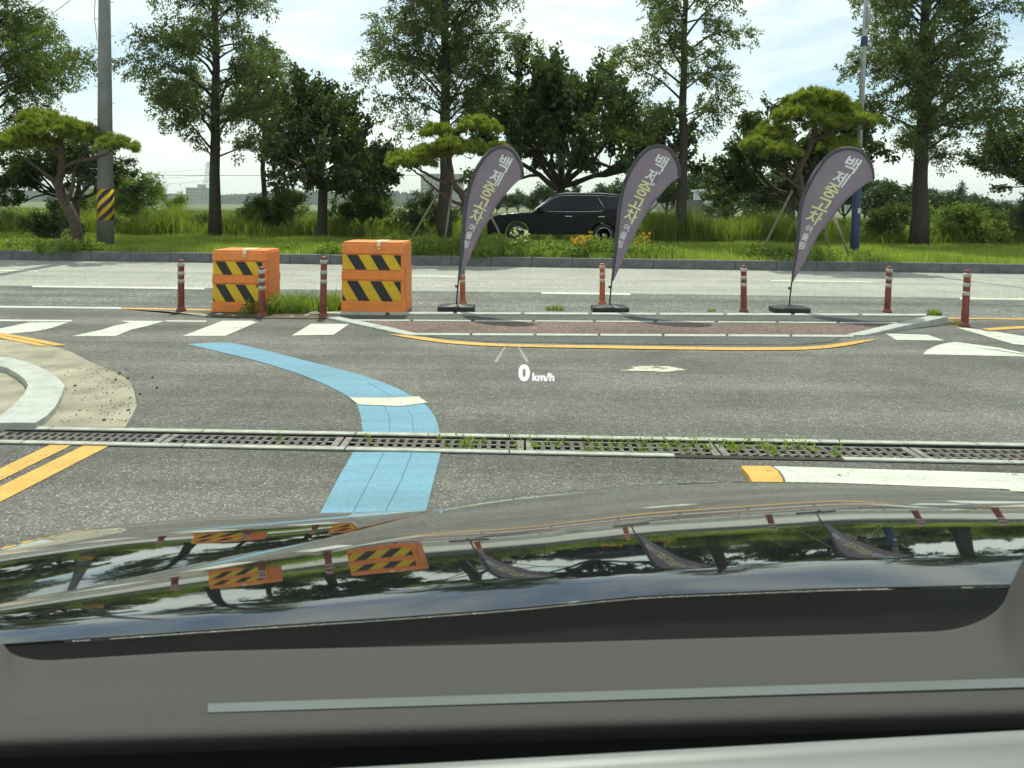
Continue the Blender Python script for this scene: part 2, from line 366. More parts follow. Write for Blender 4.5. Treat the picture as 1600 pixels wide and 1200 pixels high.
def mark(name, pts, mat, parent, z=.004, th=0.0):
    """painted marking: flat polygon on the ground through image-measured ground points"""
    p = [G(x, y, z) for x, y in pts]
    mb = MB().add(p, [tuple(range(len(p)))]); o = mb.build(name, mat, parent)
    me = o.data
    if me.polygons[0].normal.z < 0: me.flip_normals()
    bm = bmesh.new(); bm.from_mesh(me); bmesh.ops.triangulate(bm, faces=bm.faces); bm.to_mesh(me); bm.free()
    return o
def ribbon(name, A, B, mat, parent, z=.004, sub=6):
    """painted band between two edges"""
    def dens(L):
        L = [np.array(G(x, y, z)) for x, y in L]; d = np.r_[0, np.cumsum([np.linalg.norm(L[i + 1] - L[i]) for i in range(len(L) - 1)])]
        t = np.linspace(0, d[-1], sub * len(L)); L = np.array(L)
        q = np.stack([np.interp(t, d, L[:, i]) for i in range(3)], 1)
        k = np.array([.25, .5, .25])
        for _ in range(5):
            q[1:-1] = q[:-2] * .25 + q[1:-1] * .5 + q[2:] * .25
        return q
    a, b = dens(A), dens(B); n = max(len(a), len(b))
    rs = lambda q: np.stack([np.interp(np.linspace(0, 1, n), np.linspace(0, 1, len(q)), q[:, i]) for i in range(3)], 1)
    o = MB().grid([list(map(tuple, rs(a))), list(map(tuple, rs(b)))]).build(name, mat, parent)
    if o.data.polygons[0].normal.z < 0: o.data.flip_normals()
    return o
def line(name, x0, y0, x1, y1, wpx, mat, parent, z=.004):
    return mark(name, [(x0, y0 - wpx / 2), (x1, y1 - wpx / 2), (x1, y1 + wpx / 2), (x0, y0 + wpx / 2)], mat, parent, z)

WP, YP = 'white_paint', 'yellow_paint'
# crosswalk-like stripes
mark('crossing_stripe', [(-60, 540), (0, 523), (60, 517), (82, 512), (107, 503.5), (47, 503.5), (-80, 530)], WP, apron)
line('crossing_edge_line', -60, 500.2, 112, 501, 2.6, WP, apron)
mark('crossing_stripe', [(113, 525), (180, 525), (205, 515), (235, 508), (257, 501.5), (188, 501), (203, 504), (178, 509), (160, 515)], WP, apron)
line('crossing_edge_line', 259, 501.3, 322, 501.8, 2, WP, apron)
mark('crossing_stripe', [(286, 524.6), (352, 524.6), (407, 501), (348, 501)], WP, apron)
mark('crossing_stripe', [(456, 524), (521, 523), (546, 506), (486, 506)], WP, apron)
mark('crossing_stripe', [(1384, 521), (1400, 531), (1476, 532), (1450, 523)], WP, apron)
mark('crossing_stripe', [(1442, 553.5), (1448, 547), (1462, 540), (1478, 536), (1492, 534), (1560, 543), (1640, 560), (1640, 558.5), (1600, 557)], WP, apron)
mark('crossing_stripe', [(1494, 511.5), (1530, 514), (1600, 525), (1680, 537), (1680, 546), (1583, 537.5)], WP, apron)
line('edge_line', 1537, 515, 1680, 506, 4, YP, apron, .008)
line('edge_line', 1440, 496.5, 1680, 499.5, 2.0, YP, apron, .006)
# shoulder / lane lines on the road
line('edge_line', -100, 478.0, 190, 481.2, 2.6, WP, strip)
line('edge_line', 192, 481.6, 330, 484, 2.2, YP, strip)
mark('edge_wedge', [(192, 483), (255, 486), (330, 495), (330, 490)], 'concrete_tan', apron)
for a, b in ((50, 320), (846, 985), (1500, 1700)):
    y = lambda x: 446.5 + (467 - 446) / 1600 * x
    line('lane_line', a, y(a), b, y(b), 2.8, WP, road, .004)
y2 = lambda x: 422.5 + 21 / 1600 * x
for a, b in ((-120, 60), (560, 712), (1205, 1362)): line('lane_line', a, y2(a), b, y2(b), 2.0, WP, road)
mark('soil_shade_patch', [(318, 487), (420, 484), (526, 484), (534, 496.5), (486, 497.5), (400, 496.5), (330, 494.5)], 'soil', apron, .009)  # brown soil, also painting in the shade at the barrier foot
# left: concrete patch, curved kerb, yellow lines
mark('concrete_patch', [(-200, 520), (0, 530), (75, 538), (112, 550), (140, 565), (165, 575), (190, 587), (203, 596), (209, 608), (214, 634), (206, 650), (196, 667.5), (-200, 663)], 'concrete_tan', apron, .004)
ribbon('yellow_line', [(-60, 512), (0, 523.5), (60, 535), (76, 540)], [(-60, 518), (-10, 526), (40, 536), (58, 540)], YP, apron, .008)
ribbon('yellow_line', [(-20, 517), (28, 524), (80, 534), (103, 539)], [(-30, 519), (18, 526), (66, 536), (86, 540)], YP, apron, .008)
mark('yellow_line', [(-120, 789), (-120, 810), (112, 695.3), (78, 694.8)], YP, lot)
mark('yellow_line', [(-120, 818), (-120, 846), (170, 696.8), (131, 696)], YP, lot)
# blue guide band
up = [(292, 537.5), (352, 533), (410, 546), (480, 564), (560, 584), (610, 601), (645, 619)]
lo_ = [(292, 537.5), (340, 549), (400, 563), (465, 583), (510, 601), (532, 612), (548, 622)]
ribbon('guide_band', up, lo_, 'blue_paint', apron)
ribbon('guide_band', [(645, 619), (664, 630), (681, 652), (688, 680)], [(548, 622), (558, 632), (564, 652), (567, 680)], 'blue_paint', apron)
mark('guide_band_mark', [(546, 621), (600, 621.5), (640, 620), (654, 619), (668, 629), (645, 632), (625, 634.5), (590, 633), (560, 632)], 'cream_band', apron, .008)
mark('guide_band', [(552, 706), (530, 744), (498, 806), (470, 860), (650, 880), (660, 820), (680, 742), (689, 706)], 'blue_paint', lot)
MT['joint'] = plain('paint_joint', (0.10, 0.22, 0.30), .8)
for c in ([(600, 707), (578, 750), (552, 800)], [(644, 707), (627, 750), (602, 800)]):
    MB().tube([G(x, y, .003) for x, y in c], .004, 4).build('band_joint', 'joint', lot)
for c in ([(600, 634), (608, 650), (609, 677)], [(634, 634), (644, 650), (646, 677)], [(575, 598), (600, 612), (615, 621)]):
    MB().tube([G(x, y, .003) for x, y in c], .004, 4).build('band_joint', 'joint', apron)
mark('worn_arrow', [(968, 579), (992, 575.5), (984, 572.5), (1015, 571.5), (1045, 572), (1072, 577.5), (1040, 581), (1010, 579.5)], 'white_worn', apron)
ribbon('yellow_line', [(607, 522), (640, 523), (690, 531), (760, 536.5), (850, 538.5), (1000, 540.5), (1150, 543), (1250, 542.5), (1300, 538.5), (1335, 532.5), (1372, 529.5)],
       [(607, 522), (640, 528), (690, 535.5), (760, 540.5), (850, 542.5), (1000, 545), (1150, 547), (1250, 547), (1300, 543.5), (1340, 537), (1372, 529.5)], YP, apron, .008)

# kerb of the verge: stones one metre long
kerb = bpy.data.objects.new('verge_kerb', None); COL.objects.link(kerb); struct(kerb)
mk = MB().box(-.498, .498, 0, .2, -.1, .235).mesh('kerb_stone', 'kerb_grey')
slope = math.atan2(KERB(10) - KERB(-10), 20); rk = random.Random(3)
for i in range(-24, 25):
    o = obj('kerb_stone', mk, kerb, .02); x = i * math.cos(slope); o.location = (x, KERB(x) + rk.uniform(-.006, .006), rk.uniform(-.006, .006)); o.rotation_euler = (0, 0, slope + rk.uniform(-.004, .004))
# median island
island = bpy.data.objects.new('median_island', None); COL.objects.link(island); struct(island)
mark('asphalt_band', [(520, 489.8), (1450, 491.8), (1440, 502), (532, 500.5)], 'asphalt_smooth', island, .006)
mark('red_paving', [(545, 501), (1400, 503.5), (1330, 523), (650, 521.5)], 'red_paving', island, .006)
mark('asphalt_band', [(650, 523), (1320, 525), (1300, 534), (1240, 539), (1000, 537.5), (760, 533.5), (690, 528)], 'asphalt_smooth', island, .005)
def kerbline(name, pts, wpx, h0, h1, mat='kerb_pale', n=8):
    (xa, ya), (xb, yb) = pts
    for i in range(n):
        t0, t1 = i / n + .003, (i + 1) / n - .003
        q = []
        for t in (t0, t1):
            x, y = xa + (xb - xa) * t, ya + (yb - ya) * t; h = h0 + (h1 - h0) * t
            q.append((G(x, y - wpx / 2, h), G(x, y + wpx / 2, h)))
        (a, b), (c, d) = q
        MB().add([(*a[:2], -.02), (*b[:2], -.02), (*d[:2], -.02), (*c[:2], -.02), a, b, d, c], [(0, 3, 2, 1), (4, 5, 6, 7), (0, 1, 5, 4), (1, 2, 6, 5), (2, 3, 7, 6), (3, 0, 4, 7)]).build(name, mat, island, bevel=.004)
kerbline('edging_stone', ((500, 488), (1450, 491.5)), 2.8, .03, .03, n=9)
kerbline('edging_stone', ((548, 499.8), (1405, 504)), 1.8, .014, .014, n=9)
kerbline('edging_stone', ((636, 521.5), (1336, 524.5)), 3.0, .018, .018, n=7)
def slantkerb(quad, heights):
    p = [G(x, y, h) for (x, y), h in zip(quad, heights)]
    MB().add([(a[0], a[1], -.02) for a in p] + p, [(0, 3, 2, 1), (4, 5, 6, 7), (0, 1, 5, 4), (1, 2, 6, 5), (2, 3, 7, 6), (3, 0, 4, 7)]).build('edging_stone', 'kerb_pale', island, bevel=.006)
slantkerb([(1318, 523.5), (1352, 523), (1408, 510), (1380, 508.8)], [.02, .02, .05, .05])
slantkerb([(1381, 508.6), (1409, 509.8), (1481, 494.6), (1450, 493.6)], [.05, .05, .10, .10])
slantkerb([(512, 496), (530, 494.5), (600, 508.8), (582, 511)], [.035, .035, .025, .025])
slantkerb([(583, 511.2), (601, 509), (656, 521.5), (634, 522.5)], [.025, .025, .016, .016])
# left curved kerb stones (flush concrete)
ck = bpy.data.objects.new('curved_kerb', None); COL.objects.link(ck); struct(ck)
outer = [(-120, 549), (-40, 553), (0, 557), (22, 560), (50, 568), (72, 578), (90, 590), (101, 602), (96, 618), (86, 636), (72, 650), (56, 660.5)]
inner = [(-120, 556), (-50, 560), (-30, 565), (-10, 569), (12, 575), (28, 584), (38, 592), (44, 601.5), (38, 615), (22, 632), (6, 645), (-20, 660.5)]
for i in range(len(outer) - 1):
    q = [G(*outer[i], .05), G(*outer[i + 1], .05), G(*inner[i + 1], .05), G(*inner[i], .05)]
    if i in (2, 6, 8): c = np.mean(q, 0); 
    MB().add([(a[0], a[1], -.02) for a in q] + q, [(0, 3, 2, 1), (4, 5, 6, 7), (0, 1, 5, 4), (1, 2, 6, 5), (2, 3, 7, 6), (3, 0, 4, 7)]).build('kerb_stone', 'kerb_pale', ck)
# right low kerb by the bonnet: yellow end and white run
rkb = bpy.data.objects.new('painted_kerb', None); COL.objects.link(rkb); struct(rkb)
def slab(name, pts, h, mat, parent, bev=.008):
    p = [G(x, y, h) for x, y in pts]; n = len(p)
    return MB().add([(a[0], a[1], -.02) for a in p] + p, [tuple(range(n))[::-1], tuple(range(n, 2 * n))] + [(i, (i + 1) % n, n + (i + 1) % n, n + i) for i in range(n)]).build(name, mat, parent, bevel=bev)
slab('kerb_stone', [(1157, 727), (1204, 727), (1216, 735), (1223, 746), (1226, 757), (1178, 759), (1170, 742)], .03, YP, rkb)
t = lambda x: 727.5 + (x - 1207) * .0285
slab('kerb_stone', [(1208, 727.5), (1760, t(1760)), (1760, t(1760) + 32), (1229, 757), (1226, 746), (1219, 735)], .03, WP, rkb)

# ------------------------------------------------------------------ drain
drain = bpy.data.objects.new('drain_channel', None); COL.objects.link(drain); struct(drain)
xs = np.linspace(-9, 9, 19)
FI = lambda x: DR_FAR(x) - .055; NI = lambda x: DR_NEAR(x) + .05
MB().grid([[(x, DR_FAR(x), 0.006) for x in xs], [(x, FI(x), 0.006) for x in xs], [(x, FI(x) - .002, -.28) for x in xs], [(x, NI(x) + .002, -.28) for x in xs], [(x, NI(x), .006) for x in xs], [(x, DR_NEAR(x), .006) for x in xs]]).build('channel', 'trench', drain)
for i in range(18):
    x0, x1 = xs[i] + .004, xs[i + 1] - .004
    for f0, f1 in ((FI, DR_FAR), (DR_NEAR, NI)):
        if f0 is DR_NEAR and 10 <= i <= 10: continue
        MB().add([(x0, f0(x0), .002), (x1, f0(x1), .002), (x1, f1(x1), .002), (x0, f1(x0), .002), (x0, f0(x0), .014), (x1, f0(x1), .014), (x1, f1(x1), .014), (x0, f1(x0), .014)],
                 [(0, 3, 2, 1), (4, 5, 6, 7), (0, 1, 5, 4), (1, 2, 6, 5), (2, 3, 7, 6), (3, 0, 4, 7)]).build('lip_stone', 'concrete', drain, bevel=.004)
dslope = math.atan2(DR_FAR(3) - DR_FAR(-3), 6)
gx = [G(px, 690)[0] for px in (-320, -35, 250, 533, 820, 1112, 1405, 1690)]
wch = FI(0) - NI(0)
NB = 17
mbar = None
gl = ['leftmost drain grate in view, by the double yellow line', 'drain grate beside the tan concrete patch', 'drain grate just left of the blue band', 'drain grate crossed by the blue band, a few weeds in it', 'weedy drain grate right of the blue band', 'overgrown drain grate above the yellow kerb end', 'rightmost drain grate in view, above the white kerb']
for gi in range(7):
    x0, x1 = gx[gi], gx[gi + 1]; Lg = x1 - x0; xc = (x0 + x1) / 2; yc = (FI(xc) + NI(xc)) / 2
    g = thing('drain_grate', gl[gi], 'drain grate', (xc, yc, -.012), dslope, 'grates along the drain')
    hw = wch / 2 - .006; hl = Lg / 2 - .006
    fr = MB()
    fr.box(-hl, -hl + .045, -hw, hw, -.012, .008); fr.box(hl - .045, hl, -hw, hw, -.012, .008)
    fr.box(-hl + .045, hl - .045, hw - .018, hw, -.012, .006); fr.box(-hl + .045, hl - .045, -hw, -hw + .018, -.012, .006)
    for k in (-.33, .33): fr.box(-hl + .045, hl - .045, k * hw - .010, k * hw + .010, -.008, .001)
    fr.build('frame', 'iron', g, bevel=.003)
    if mbar is None:
        b = MB().box(-.013, .013, -hw + .018, hw - .018, -.008, .004)
        for s in range(9): yy = -hw + .03 + s * (2 * hw - .07) / 8; b.box(-.012, .012, yy, yy + .009, .004, .007)
        mbar = b.mesh('bar', 'iron')
    sp = (2 * hl - .09) / (NB + 1)
    for k in range(NB):
        o = obj('bar', mbar, g); o.location = (-hl + .045 + (k + 1) * sp, 0, 0)

# ------------------------------------------------------------------ posts
def make_post(px, pyb, pyt, label, orange=False, lean=0.0, z=0.0):
    b = G(px, pyb, z); d = b[1]; h = (pyb - pyt) * d / FPX
    o = thing('traffic_post', label, 'traffic post', b, 0, 'flexible traffic posts round the island')
    o.rotation_euler = (0, lean, random.Random(px).uniform(0, 6))
    r = .042; cm = 'rubber_orange' if orange else 'rubber_red'
    MB().lathe([(.066, 0), (.066, .012), (.058, .028), (.05, .05), (r + .004, .06)], 18).build('foot', cm, o, True)
    MB().lathe([(r + .003, .05), (r + .002, h * .3), (r, h * .6), (r - .002, h - .03), (r - .006, h - .008), (r - .02, h)], 18).build('pole', cm, o, True, .004)
    for f in (.93, .76, .61): MB().lathe([(r + .0035, h * f - .045), (r + .0035, h * f + (.01 if f > .9 else .008))], 18).build('reflective_band', 'band_orange' if orange else 'reflect_band', o, True)
    return o
make_post(283, 486, 405, 'dark red post left of both orange barriers')
make_post(409, 495.5, 416, 'red banded post standing in front of the smaller orange barrier', lean=.02)
make_post(505, 495, 400, 'tall red banded post in the weeds between the two orange barriers', lean=.01)
make_post(723, 474, 414, 'orange post behind the leftmost feather flag', True, .02)
make_post(941, 475, 411, 'orange post behind the middle feather flag', True, .02)
make_post(1162, 487, 414, 'red banded post between the middle and right feather flags', lean=.02)
make_post(1386, 488, 415, 'red banded post just right of the right feather flag', lean=.03)
make_post(1507, 510, 421, 'rightmost red post off the end of the island kerb', lean=.03)

# ------------------------------------------------------------------ orange barriers
def barrier(pxl, pxr, pyb, pyt, depth, label, lblack):
    a, b = G(pxl, pyb), G(pxr, pyb); W = b[0] - a[0]; H = (pyb - pyt) * a[1] / FPX; D = depth
    t = thing('water_barrier', label, 'barrier', ((a[0] + b[0]) / 2, a[1], 0), R(-1.5), 'orange plastic barriers')
    hw = W / 2
    # side profile of front: bulged frame with two recessed panels
    mb = MB()
    zs = [0, .02, .16, .18, .47, .49, .60, .62, .84, .86, .97, 1.0]
    zs = [z * H for z in zs]
    ins = [.02, 0, 0, .014, .014, 0, 0, .014, .014, 0, .006, .025]
    rows = []
    for z, i in zip(zs, ins):
        tp = .03 * z / H
        x, y0, y1 = hw - tp * .4 - i * .3, i + tp * .3, D - i - tp * .3
        c = .035
        rows.append([(-x + c, y0, z), (x - c, y0, z), (x, y0 + c, z), (x, y1 - c, z), (x - c, y1, z), (-x + c, y1, z), (-x, y1 - c, z), (-x, y0 + c, z), (-x + c, y0, z)])
    mb.grid(rows); n = len(rows)
    mb.add(rows[-1][:-1], [tuple(range(8))]); mb.add(rows[0][:-1], [tuple(range(8))[::-1]])
    body = mb.build('body', 'drum_orange', t)
    # side rib panel
    MB().box(hw - .012, hw + .006, .10, D - .10, .12 * H, .66 * H).build('side_panel', 'drum_orange', t, bevel=.01)
    lid = MB().box(-hw + .03, hw - .03, .03, D - .03, H - .002, H + .018).build('lid', 'drum_orange', t, bevel=.01)
    MB().box(.02, .17, .05, D * .6, H + .018, H + .032).build('filler_cap', 'drum_cap', lid, bevel=.008)
    MB().box(.06, .11, -.008, .05, H * .955, H + .022).build('cap_latch', 'drum_cap', lid, bevel=.004)
    MB().box(.062, .108, -.009, .02, H * .915, H * .94).build('cap_latch', 'drum_cap', lid, bevel=.004)
    for (z0, z1) in ((.185, .465), (.625, .835)):
        z0 *= H; z1 *= H; x0, x1 = -hw + .035, hw - .05
        ph = MB().box(x0, x1, .0075, .02, z0, z1).build('hazard_sheet', 'sheet_yellow', t)
        h = z1 - z0; pitch = W / 2.75; sw = pitch * .48; sk = h * .62
        xx = x0 - pitch + lblack
        while xx < x1 + sk:
            poly = [(xx, z1), (xx + sw, z1), (xx + sw + sk, z0), (xx + sk, z0)]
            def clip(pl, lim, sgn):
                outp = []
                for i in range(len(pl)):
                    p, q = pl[i], pl[(i + 1) % len(pl)]; ip, iq = sgn * (p[0] - lim) >= 0, sgn * (q[0] - lim) >= 0
                    if ip: outp.append(p)
                    if ip != iq: k = (lim - p[0]) / (q[0] - p[0]); outp.append((lim, p[1] + k * (q[1] - p[1])))
                return outp
            pl = clip(clip(poly, x0, 1), x1, -1) if poly else []
            if len(pl) >= 3:
                n = len(pl)
                MB().add([(p[0], .0045, p[1]) for p in pl] + [(p[0], .0074, p[1]) for p in pl], [tuple(range(n)), tuple(range(n, 2 * n))[::-1]] + [(i, (i + 1) % n, n + (i + 1) % n, n + i) for i in range(n)]).build('black_stripe', 'sheet_black', ph)
            xx += pitch
    return t
barrier(328, 418, 489, 392, .62, 'smaller orange plastic barrier with hazard stripes, a post before it', .03)
barrier(531, 633, 490, 379, .66, 'larger orange plastic barrier with hazard stripes at the island end', .05)

# ------------------------------------------------------------------ feather flags
def text_mesh(s, off=0.0):
    c = bpy.data.curves.new('lettering', 'FONT'); c.body = s; c.size = 1.0; c.align_x = 'CENTER'; c.offset = off; c.resolution_u = 4
    o = bpy.data.objects.new('lettering', c); COL.objects.link(o)
    dg = bpy.context.evaluated_depsgraph_get(); me = bpy.data.meshes.new_from_object(o.evaluated_get(dg))
    v = np.array([x.co[:2] for x in me.vertices]); f = [tuple(p.vertices) for p in me.polygons]
    bpy.data.objects.remove(o); bpy.data.curves.remove(c)
    return v, f
GLY = {}
for ch in '백제중고차어울림':
    v, f = text_mesh(ch, .018)
    if len(v): v = v - (v.max(0) + v.min(0)) / 2; v = v / max(np.ptp(v[:, 0]), np.ptp(v[:, 1]))
    GLY[ch] = (v, f)
LE = [(140, 950), (150, 800), (158, 650), (170, 480), (190, 370), (230, 250), (300, 140), (345, 103), (380, 88), (420, 82), (455, 90), (485, 108), (512, 142), (532, 185), (546, 230), (550, 262), (548, 290)]
TE = [(150, 950), (190, 860), (230, 760), (280, 650), (330, 560), (380, 470), (440, 390), (500, 322), (548, 290)]
TXT = [('백', 425, 203, 96, 27, 'text_white'), ('제', 375, 290, 88, 27, 'text_white'), ('중', 328, 368, 88, 26, 'text_yellow'), ('고', 288, 455, 88, 25, 'text_yellow'), ('차', 252, 540, 86, 24, 'text_yellow'),
       ('어', 226, 612, 44, 20, 'text_white'), ('울', 206, 662, 44, 18, 'text_white'), ('림', 187, 716, 44, 17, 'text_white')]
def resample(pts, n):
    p = np.array(pts, float); d = np.r_[0, np.cumsum(np.linalg.norm(np.diff(p, axis=0), axis=1))]
    t = np.linspace(0, d[-1], n); q = np.stack([np.interp(t, d, p[:, i]) for i in range(2)], 1)
    for _ in range(2): q[1:-1] = q[:-2] * .25 + q[1:-1] * .5 + q[2:] * .25
    return q
def feather(px, py, sx, sy, label, seed, yaw=0.0):
    b = G(px, py, .0); d = b[1]; k = d / FPX / 4.0
    t = thing('feather_flag', label, 'flag', (b[0], b[1] + .16, .006), yaw, 'grey feather flags on the island')
    ox, oz = 132, 1142
    def W2(p):       # crop px -> local x,z
        return ((p[0] - ox) * k * sx, (oz - p[1]) * k * sy)
    le, te = resample(LE, 40), resample(TE, 40)
    rg = random.Random(seed); ph = rg.uniform(0, 6)
    def billow(x, z): return .030 * math.sin(z * 3.1 + ph) * min(1, x / .3) + .018 * math.sin(x * 9 + z * 5 + ph)
    rows = []
    for i in range(40):
        a, c = W2(le[i]), W2(te[i]); row = []
        for j in range(13):
            u = j / 12; x, z = a[0] + (c[0] - a[0]) * u, a[1] + (c[1] - a[1]) * u
            row.append((x, -billow(x, z) + .0, z))
        rows.append(row)
    fl = MB().grid(rows).build('sail', 'flag', t, True)
    sd = fl.modifiers.new('thick', 'SOLIDIFY'); sd.thickness = .0015
    # pole and sleeve following the leading edge
    pole = [(0, 0, .07), (0.004, 0, .20)] + [(W2(p)[0] + .006, 0, W2(p)[1]) for p in le[2:]]
    rad = [.011] * 4 + list(np.linspace(.010, .004, len(pole) - 4))
    MB().tube(pole, rad, 8).build('pole', 'black_pole', t, True)
    L = [np.array(W2(p)) for p in le]; rows = []
    for i in range(40):
        tg = L[min(i + 1, 39)] - L[max(i - 1, 0)]; tg /= np.linalg.norm(tg); nn = np.array((tg[1], -tg[0]))
        w_ = .052 if i < 36 else .04
        w_ *= min(1, .35 + i / 10)
        q = [L[i] - nn * .004, L[i] + nn * w_ * .5, L[i] + nn * w_]
        rows.append([(q[0][0], -.014, q[0][1]), (q[1][0], -.022 - billow(q[1][0], q[1][1]), q[1][1]), (q[2][0], -.006 - billow(q[2][0], q[2][1]), q[2][1])])
    MB().grid(rows).build('sleeve', 'sleeve', fl, True)
    MB().lathe([(.02, .33 * sy), (.026, .335 * sy), (.026, .36 * sy), (.02, .365 * sy)], 10).build('pole_clamp', 'black_pole', t, True)
    # water base, cross shaped with a raised hub
    w, dp = .26, .17
    poly = [(-w, -dp * .75), (-w * .55, -dp), (-w * .18, -dp * .86), (w * .18, -dp * .86), (w * .55, -dp), (w, -dp * .75), (w, dp * .75), (w * .55, dp), (w * .18, dp * .86), (-w * .18, dp * .86), (-w * .55, dp), (-w, dp * .75)]
    n = len(poly); vs_, fs_ = [], []
    for s, z in ((.96, 0), (1, .012), (1, .062), (.95, .072), (.30, .098), (.1, .10)):
        vs_ += [(p[0] * s, p[1] * s, z) for p in poly]
    for i in range(5): fs_ += [(i * n + q, i * n + (q + 1) % n, (i + 1) * n + (q + 1) % n, (i + 1) * n + q) for q in range(n)]
    fs_ += [tuple(range(n))[::-1], tuple(5 * n + q for q in range(n))]
    MB().add(vs_, fs_).build('base', 'black_rubber', t)
    # printed lettering, shows on both faces
    for ch, cx, cy, sz, rot, m in TXT:
        v, f = GLY[ch]
        if not len(v): continue
        a = R(-rot); ca, sa = math.cos(a), math.sin(a)
        for side in (-1, 1):
            pts = []
            for q in v:
                x, z = q[0] * sz * .95, q[1] * sz * 1.05
                x, z = x * ca - z * sa, x * sa + z * ca
                lx, lz = W2((cx + x, cy - z)); pts.append((lx, -billow(lx, lz) + side * .004, lz))
            MB().add(pts, f).build('lettering', m, fl)
    return t
feather(712, 488.5, 1.0, 1.0, 'leftmost grey feather flag with white and yellow lettering', 1)
feather(955, 489.5, 1.05, 1.01, 'middle grey feather flag, partly hiding the dark car', 2)
feather(1240, 490.5, 1.24, 1.0, 'rightmost grey feather flag, in front of the pruned pine', 3, 0.0)

# ------------------------------------------------------------------ trees
def tube_np(mb, pts, r0, r1, n=6):
    mb.tube(pts, list(np.linspace(r0, r1, len(pts))), n, caps=False)
def metasequoia(label, loc, H, Rr, z0, seed, dens=1.0, asym=0.0, trunk_r=.17, sparse=0.0, mat='leaf_meta'):
    rng = np.random.default_rng(seed); t = thing('dawn_redwood_tree', label, 'tree', loc, 0, 'dawn redwoods along the verge')
    mb = MB(); wob = rng.normal(0, .03, (12, 2)); zz = np.linspace(-.15, H, 12)
    wob[:2] = 0
    prof = lambda z: trunk_r * (1 - z / H) ** .85 + .012
    mb.tube([(wob[i, 0], wob[i, 1], zz[i]) for i in range(12)], [trunk_r * 1.35, trunk_r * 1.08] + [prof(z) for z in zz[2:]], 10)
    Pn, Dn = [], []; nb = int(66 * dens); az = rng.uniform(0, 6.28)
    for i in range(nb):
        f = (i + .5) / nb; z = z0 + (H - z0 - .2) * f ** .95; az += 2.4 + rng.normal(0, .5)
        Lb = (Rr * min(1, .62 + f * 3.2) * (1 - f) ** .55 * rng.uniform(.55, 1.2) + .25) * (1 + asym * math.cos(az))
        if rng.random() < sparse: continue
        el = R(rng.uniform(22, 58)); pts = []; p = np.array([0, 0, z]); dv = np.array([math.cos(az) * math.cos(el), math.sin(az) * math.cos(el), math.sin(el)])
        ns_ = 6
        for s in range(ns_ + 1):
            pts.append(p.copy()); dv = nrm(dv + rng.normal(0, .10, 3) + np.array([0, 0, -.05 * s])); p = p + dv * Lb * 1.12 / ns_
        tube_np(mb, pts, .012 + .014 * Lb, .004, 5); pts = np.array(pts)
        nl = max(4, int(Lb / .075))
        for j in range(nl):
            if rng.random() < .16: continue
            u = .30 + .70 * (j + rng.random()) / nl; q = u * ns_; k = min(int(q), ns_ - 1); base = pts[k] + (pts[k + 1] - pts[k]) * (q - k); tg = nrm(pts[k + 1] - pts[k])
            side = nrm(np.cross(tg, rng.normal(size=3)))
            bl = Lb * .34 * (1.2 - u * .75) * rng.uniform(.5, 1.35) + .14
            bd = nrm(tg * rng.uniform(.3, .9) + side * rng.uniform(.5, 1.1) + np.array([0, 0, rng.uniform(-.35, .25)]))
            m = max(8, int(bl / .0150)); us = rng.random(m)[:, None] ** .8
            sd = nrm(np.cross(bd, rng.normal(size=3)))
            pos = base + bd * us * bl + rng.normal(0, .045, (m, 3)) + np.array([0, 0, -.12]) * us ** 2 * bl * 2 + sd * rng.normal(0, .05, (m, 1))
            Pn.append(pos)
            Dn.append(bd * .4 + sd * rng.choice([-1, 1], m)[:, None] * rng.uniform(.3, 1, (m, 1)) + np.array([0, 0, -.45]) + rng.normal(0, .45, (m, 3)))
    mb.build('trunk', 'bark', t, True)
    Pn, Dn = np.concatenate(Pn), np.concatenate(Dn); N = len(Pn)
    obj('crown', leaves('crown', Pn, Dn, rng.uniform(.08, .145, N), rng.uniform(.036, .062, N), mat, rng), t)
    return t
def grow(mb, tips, rng, p, d, L, r, depth, spread=.75, up=.12, kids=(3, 4), shrink=.68, floor=-9.0):
    ns_ = 4; pts = [p.copy()]
    for s in range(ns_):
        d = nrm(d + rng.normal(0, .13, 3) + np.array([0, 0, up * .4])); p = p + d * L / ns_; pts.append(p.copy())
    tube_np(mb, pts, r, r * .55, 6 if r > .03 else 4)
    if depth == 0: tips.append(np.array(pts)); return
    for k in range(rng.integers(kids[0], kids[1] + 1)):
        u = rng.uniform(.45, 1.0) if k else 1.0; q = pts[min(ns_, max(1, int(round(u * ns_))))]
        a = nrm(rng.normal(size=3)); nd = d + a * spread + np.array([0, 0, up]); nd[2] = max(nd[2], floor); nd = nrm(nd)
        grow(mb, tips, rng, q, nd, L * shrink * rng.uniform(.75, 1.2), r * .55, depth - 1, spread, up, kids, shrink, floor)
def leaf_tips(tips, rng, per, L, W, droop, spread):
    Pn, Dn = [], []
    for t in tips:
        u = rng.random(per) * (len(t) - 1.001); k = u.astype(int); fr = (u - k)[:, None]
        b = t[k] + (t[k + 1] - t[k]) * fr; tg = nrm(t[-1] - t[0])
        Pn.append(b + rng.normal(0, spread, (per, 3))); Dn.append(tg * .5 + rng.normal(0, .7, (per, 3)) + np.array([0, 0, -droop]))
    return np.concatenate(Pn), np.concatenate(Dn)
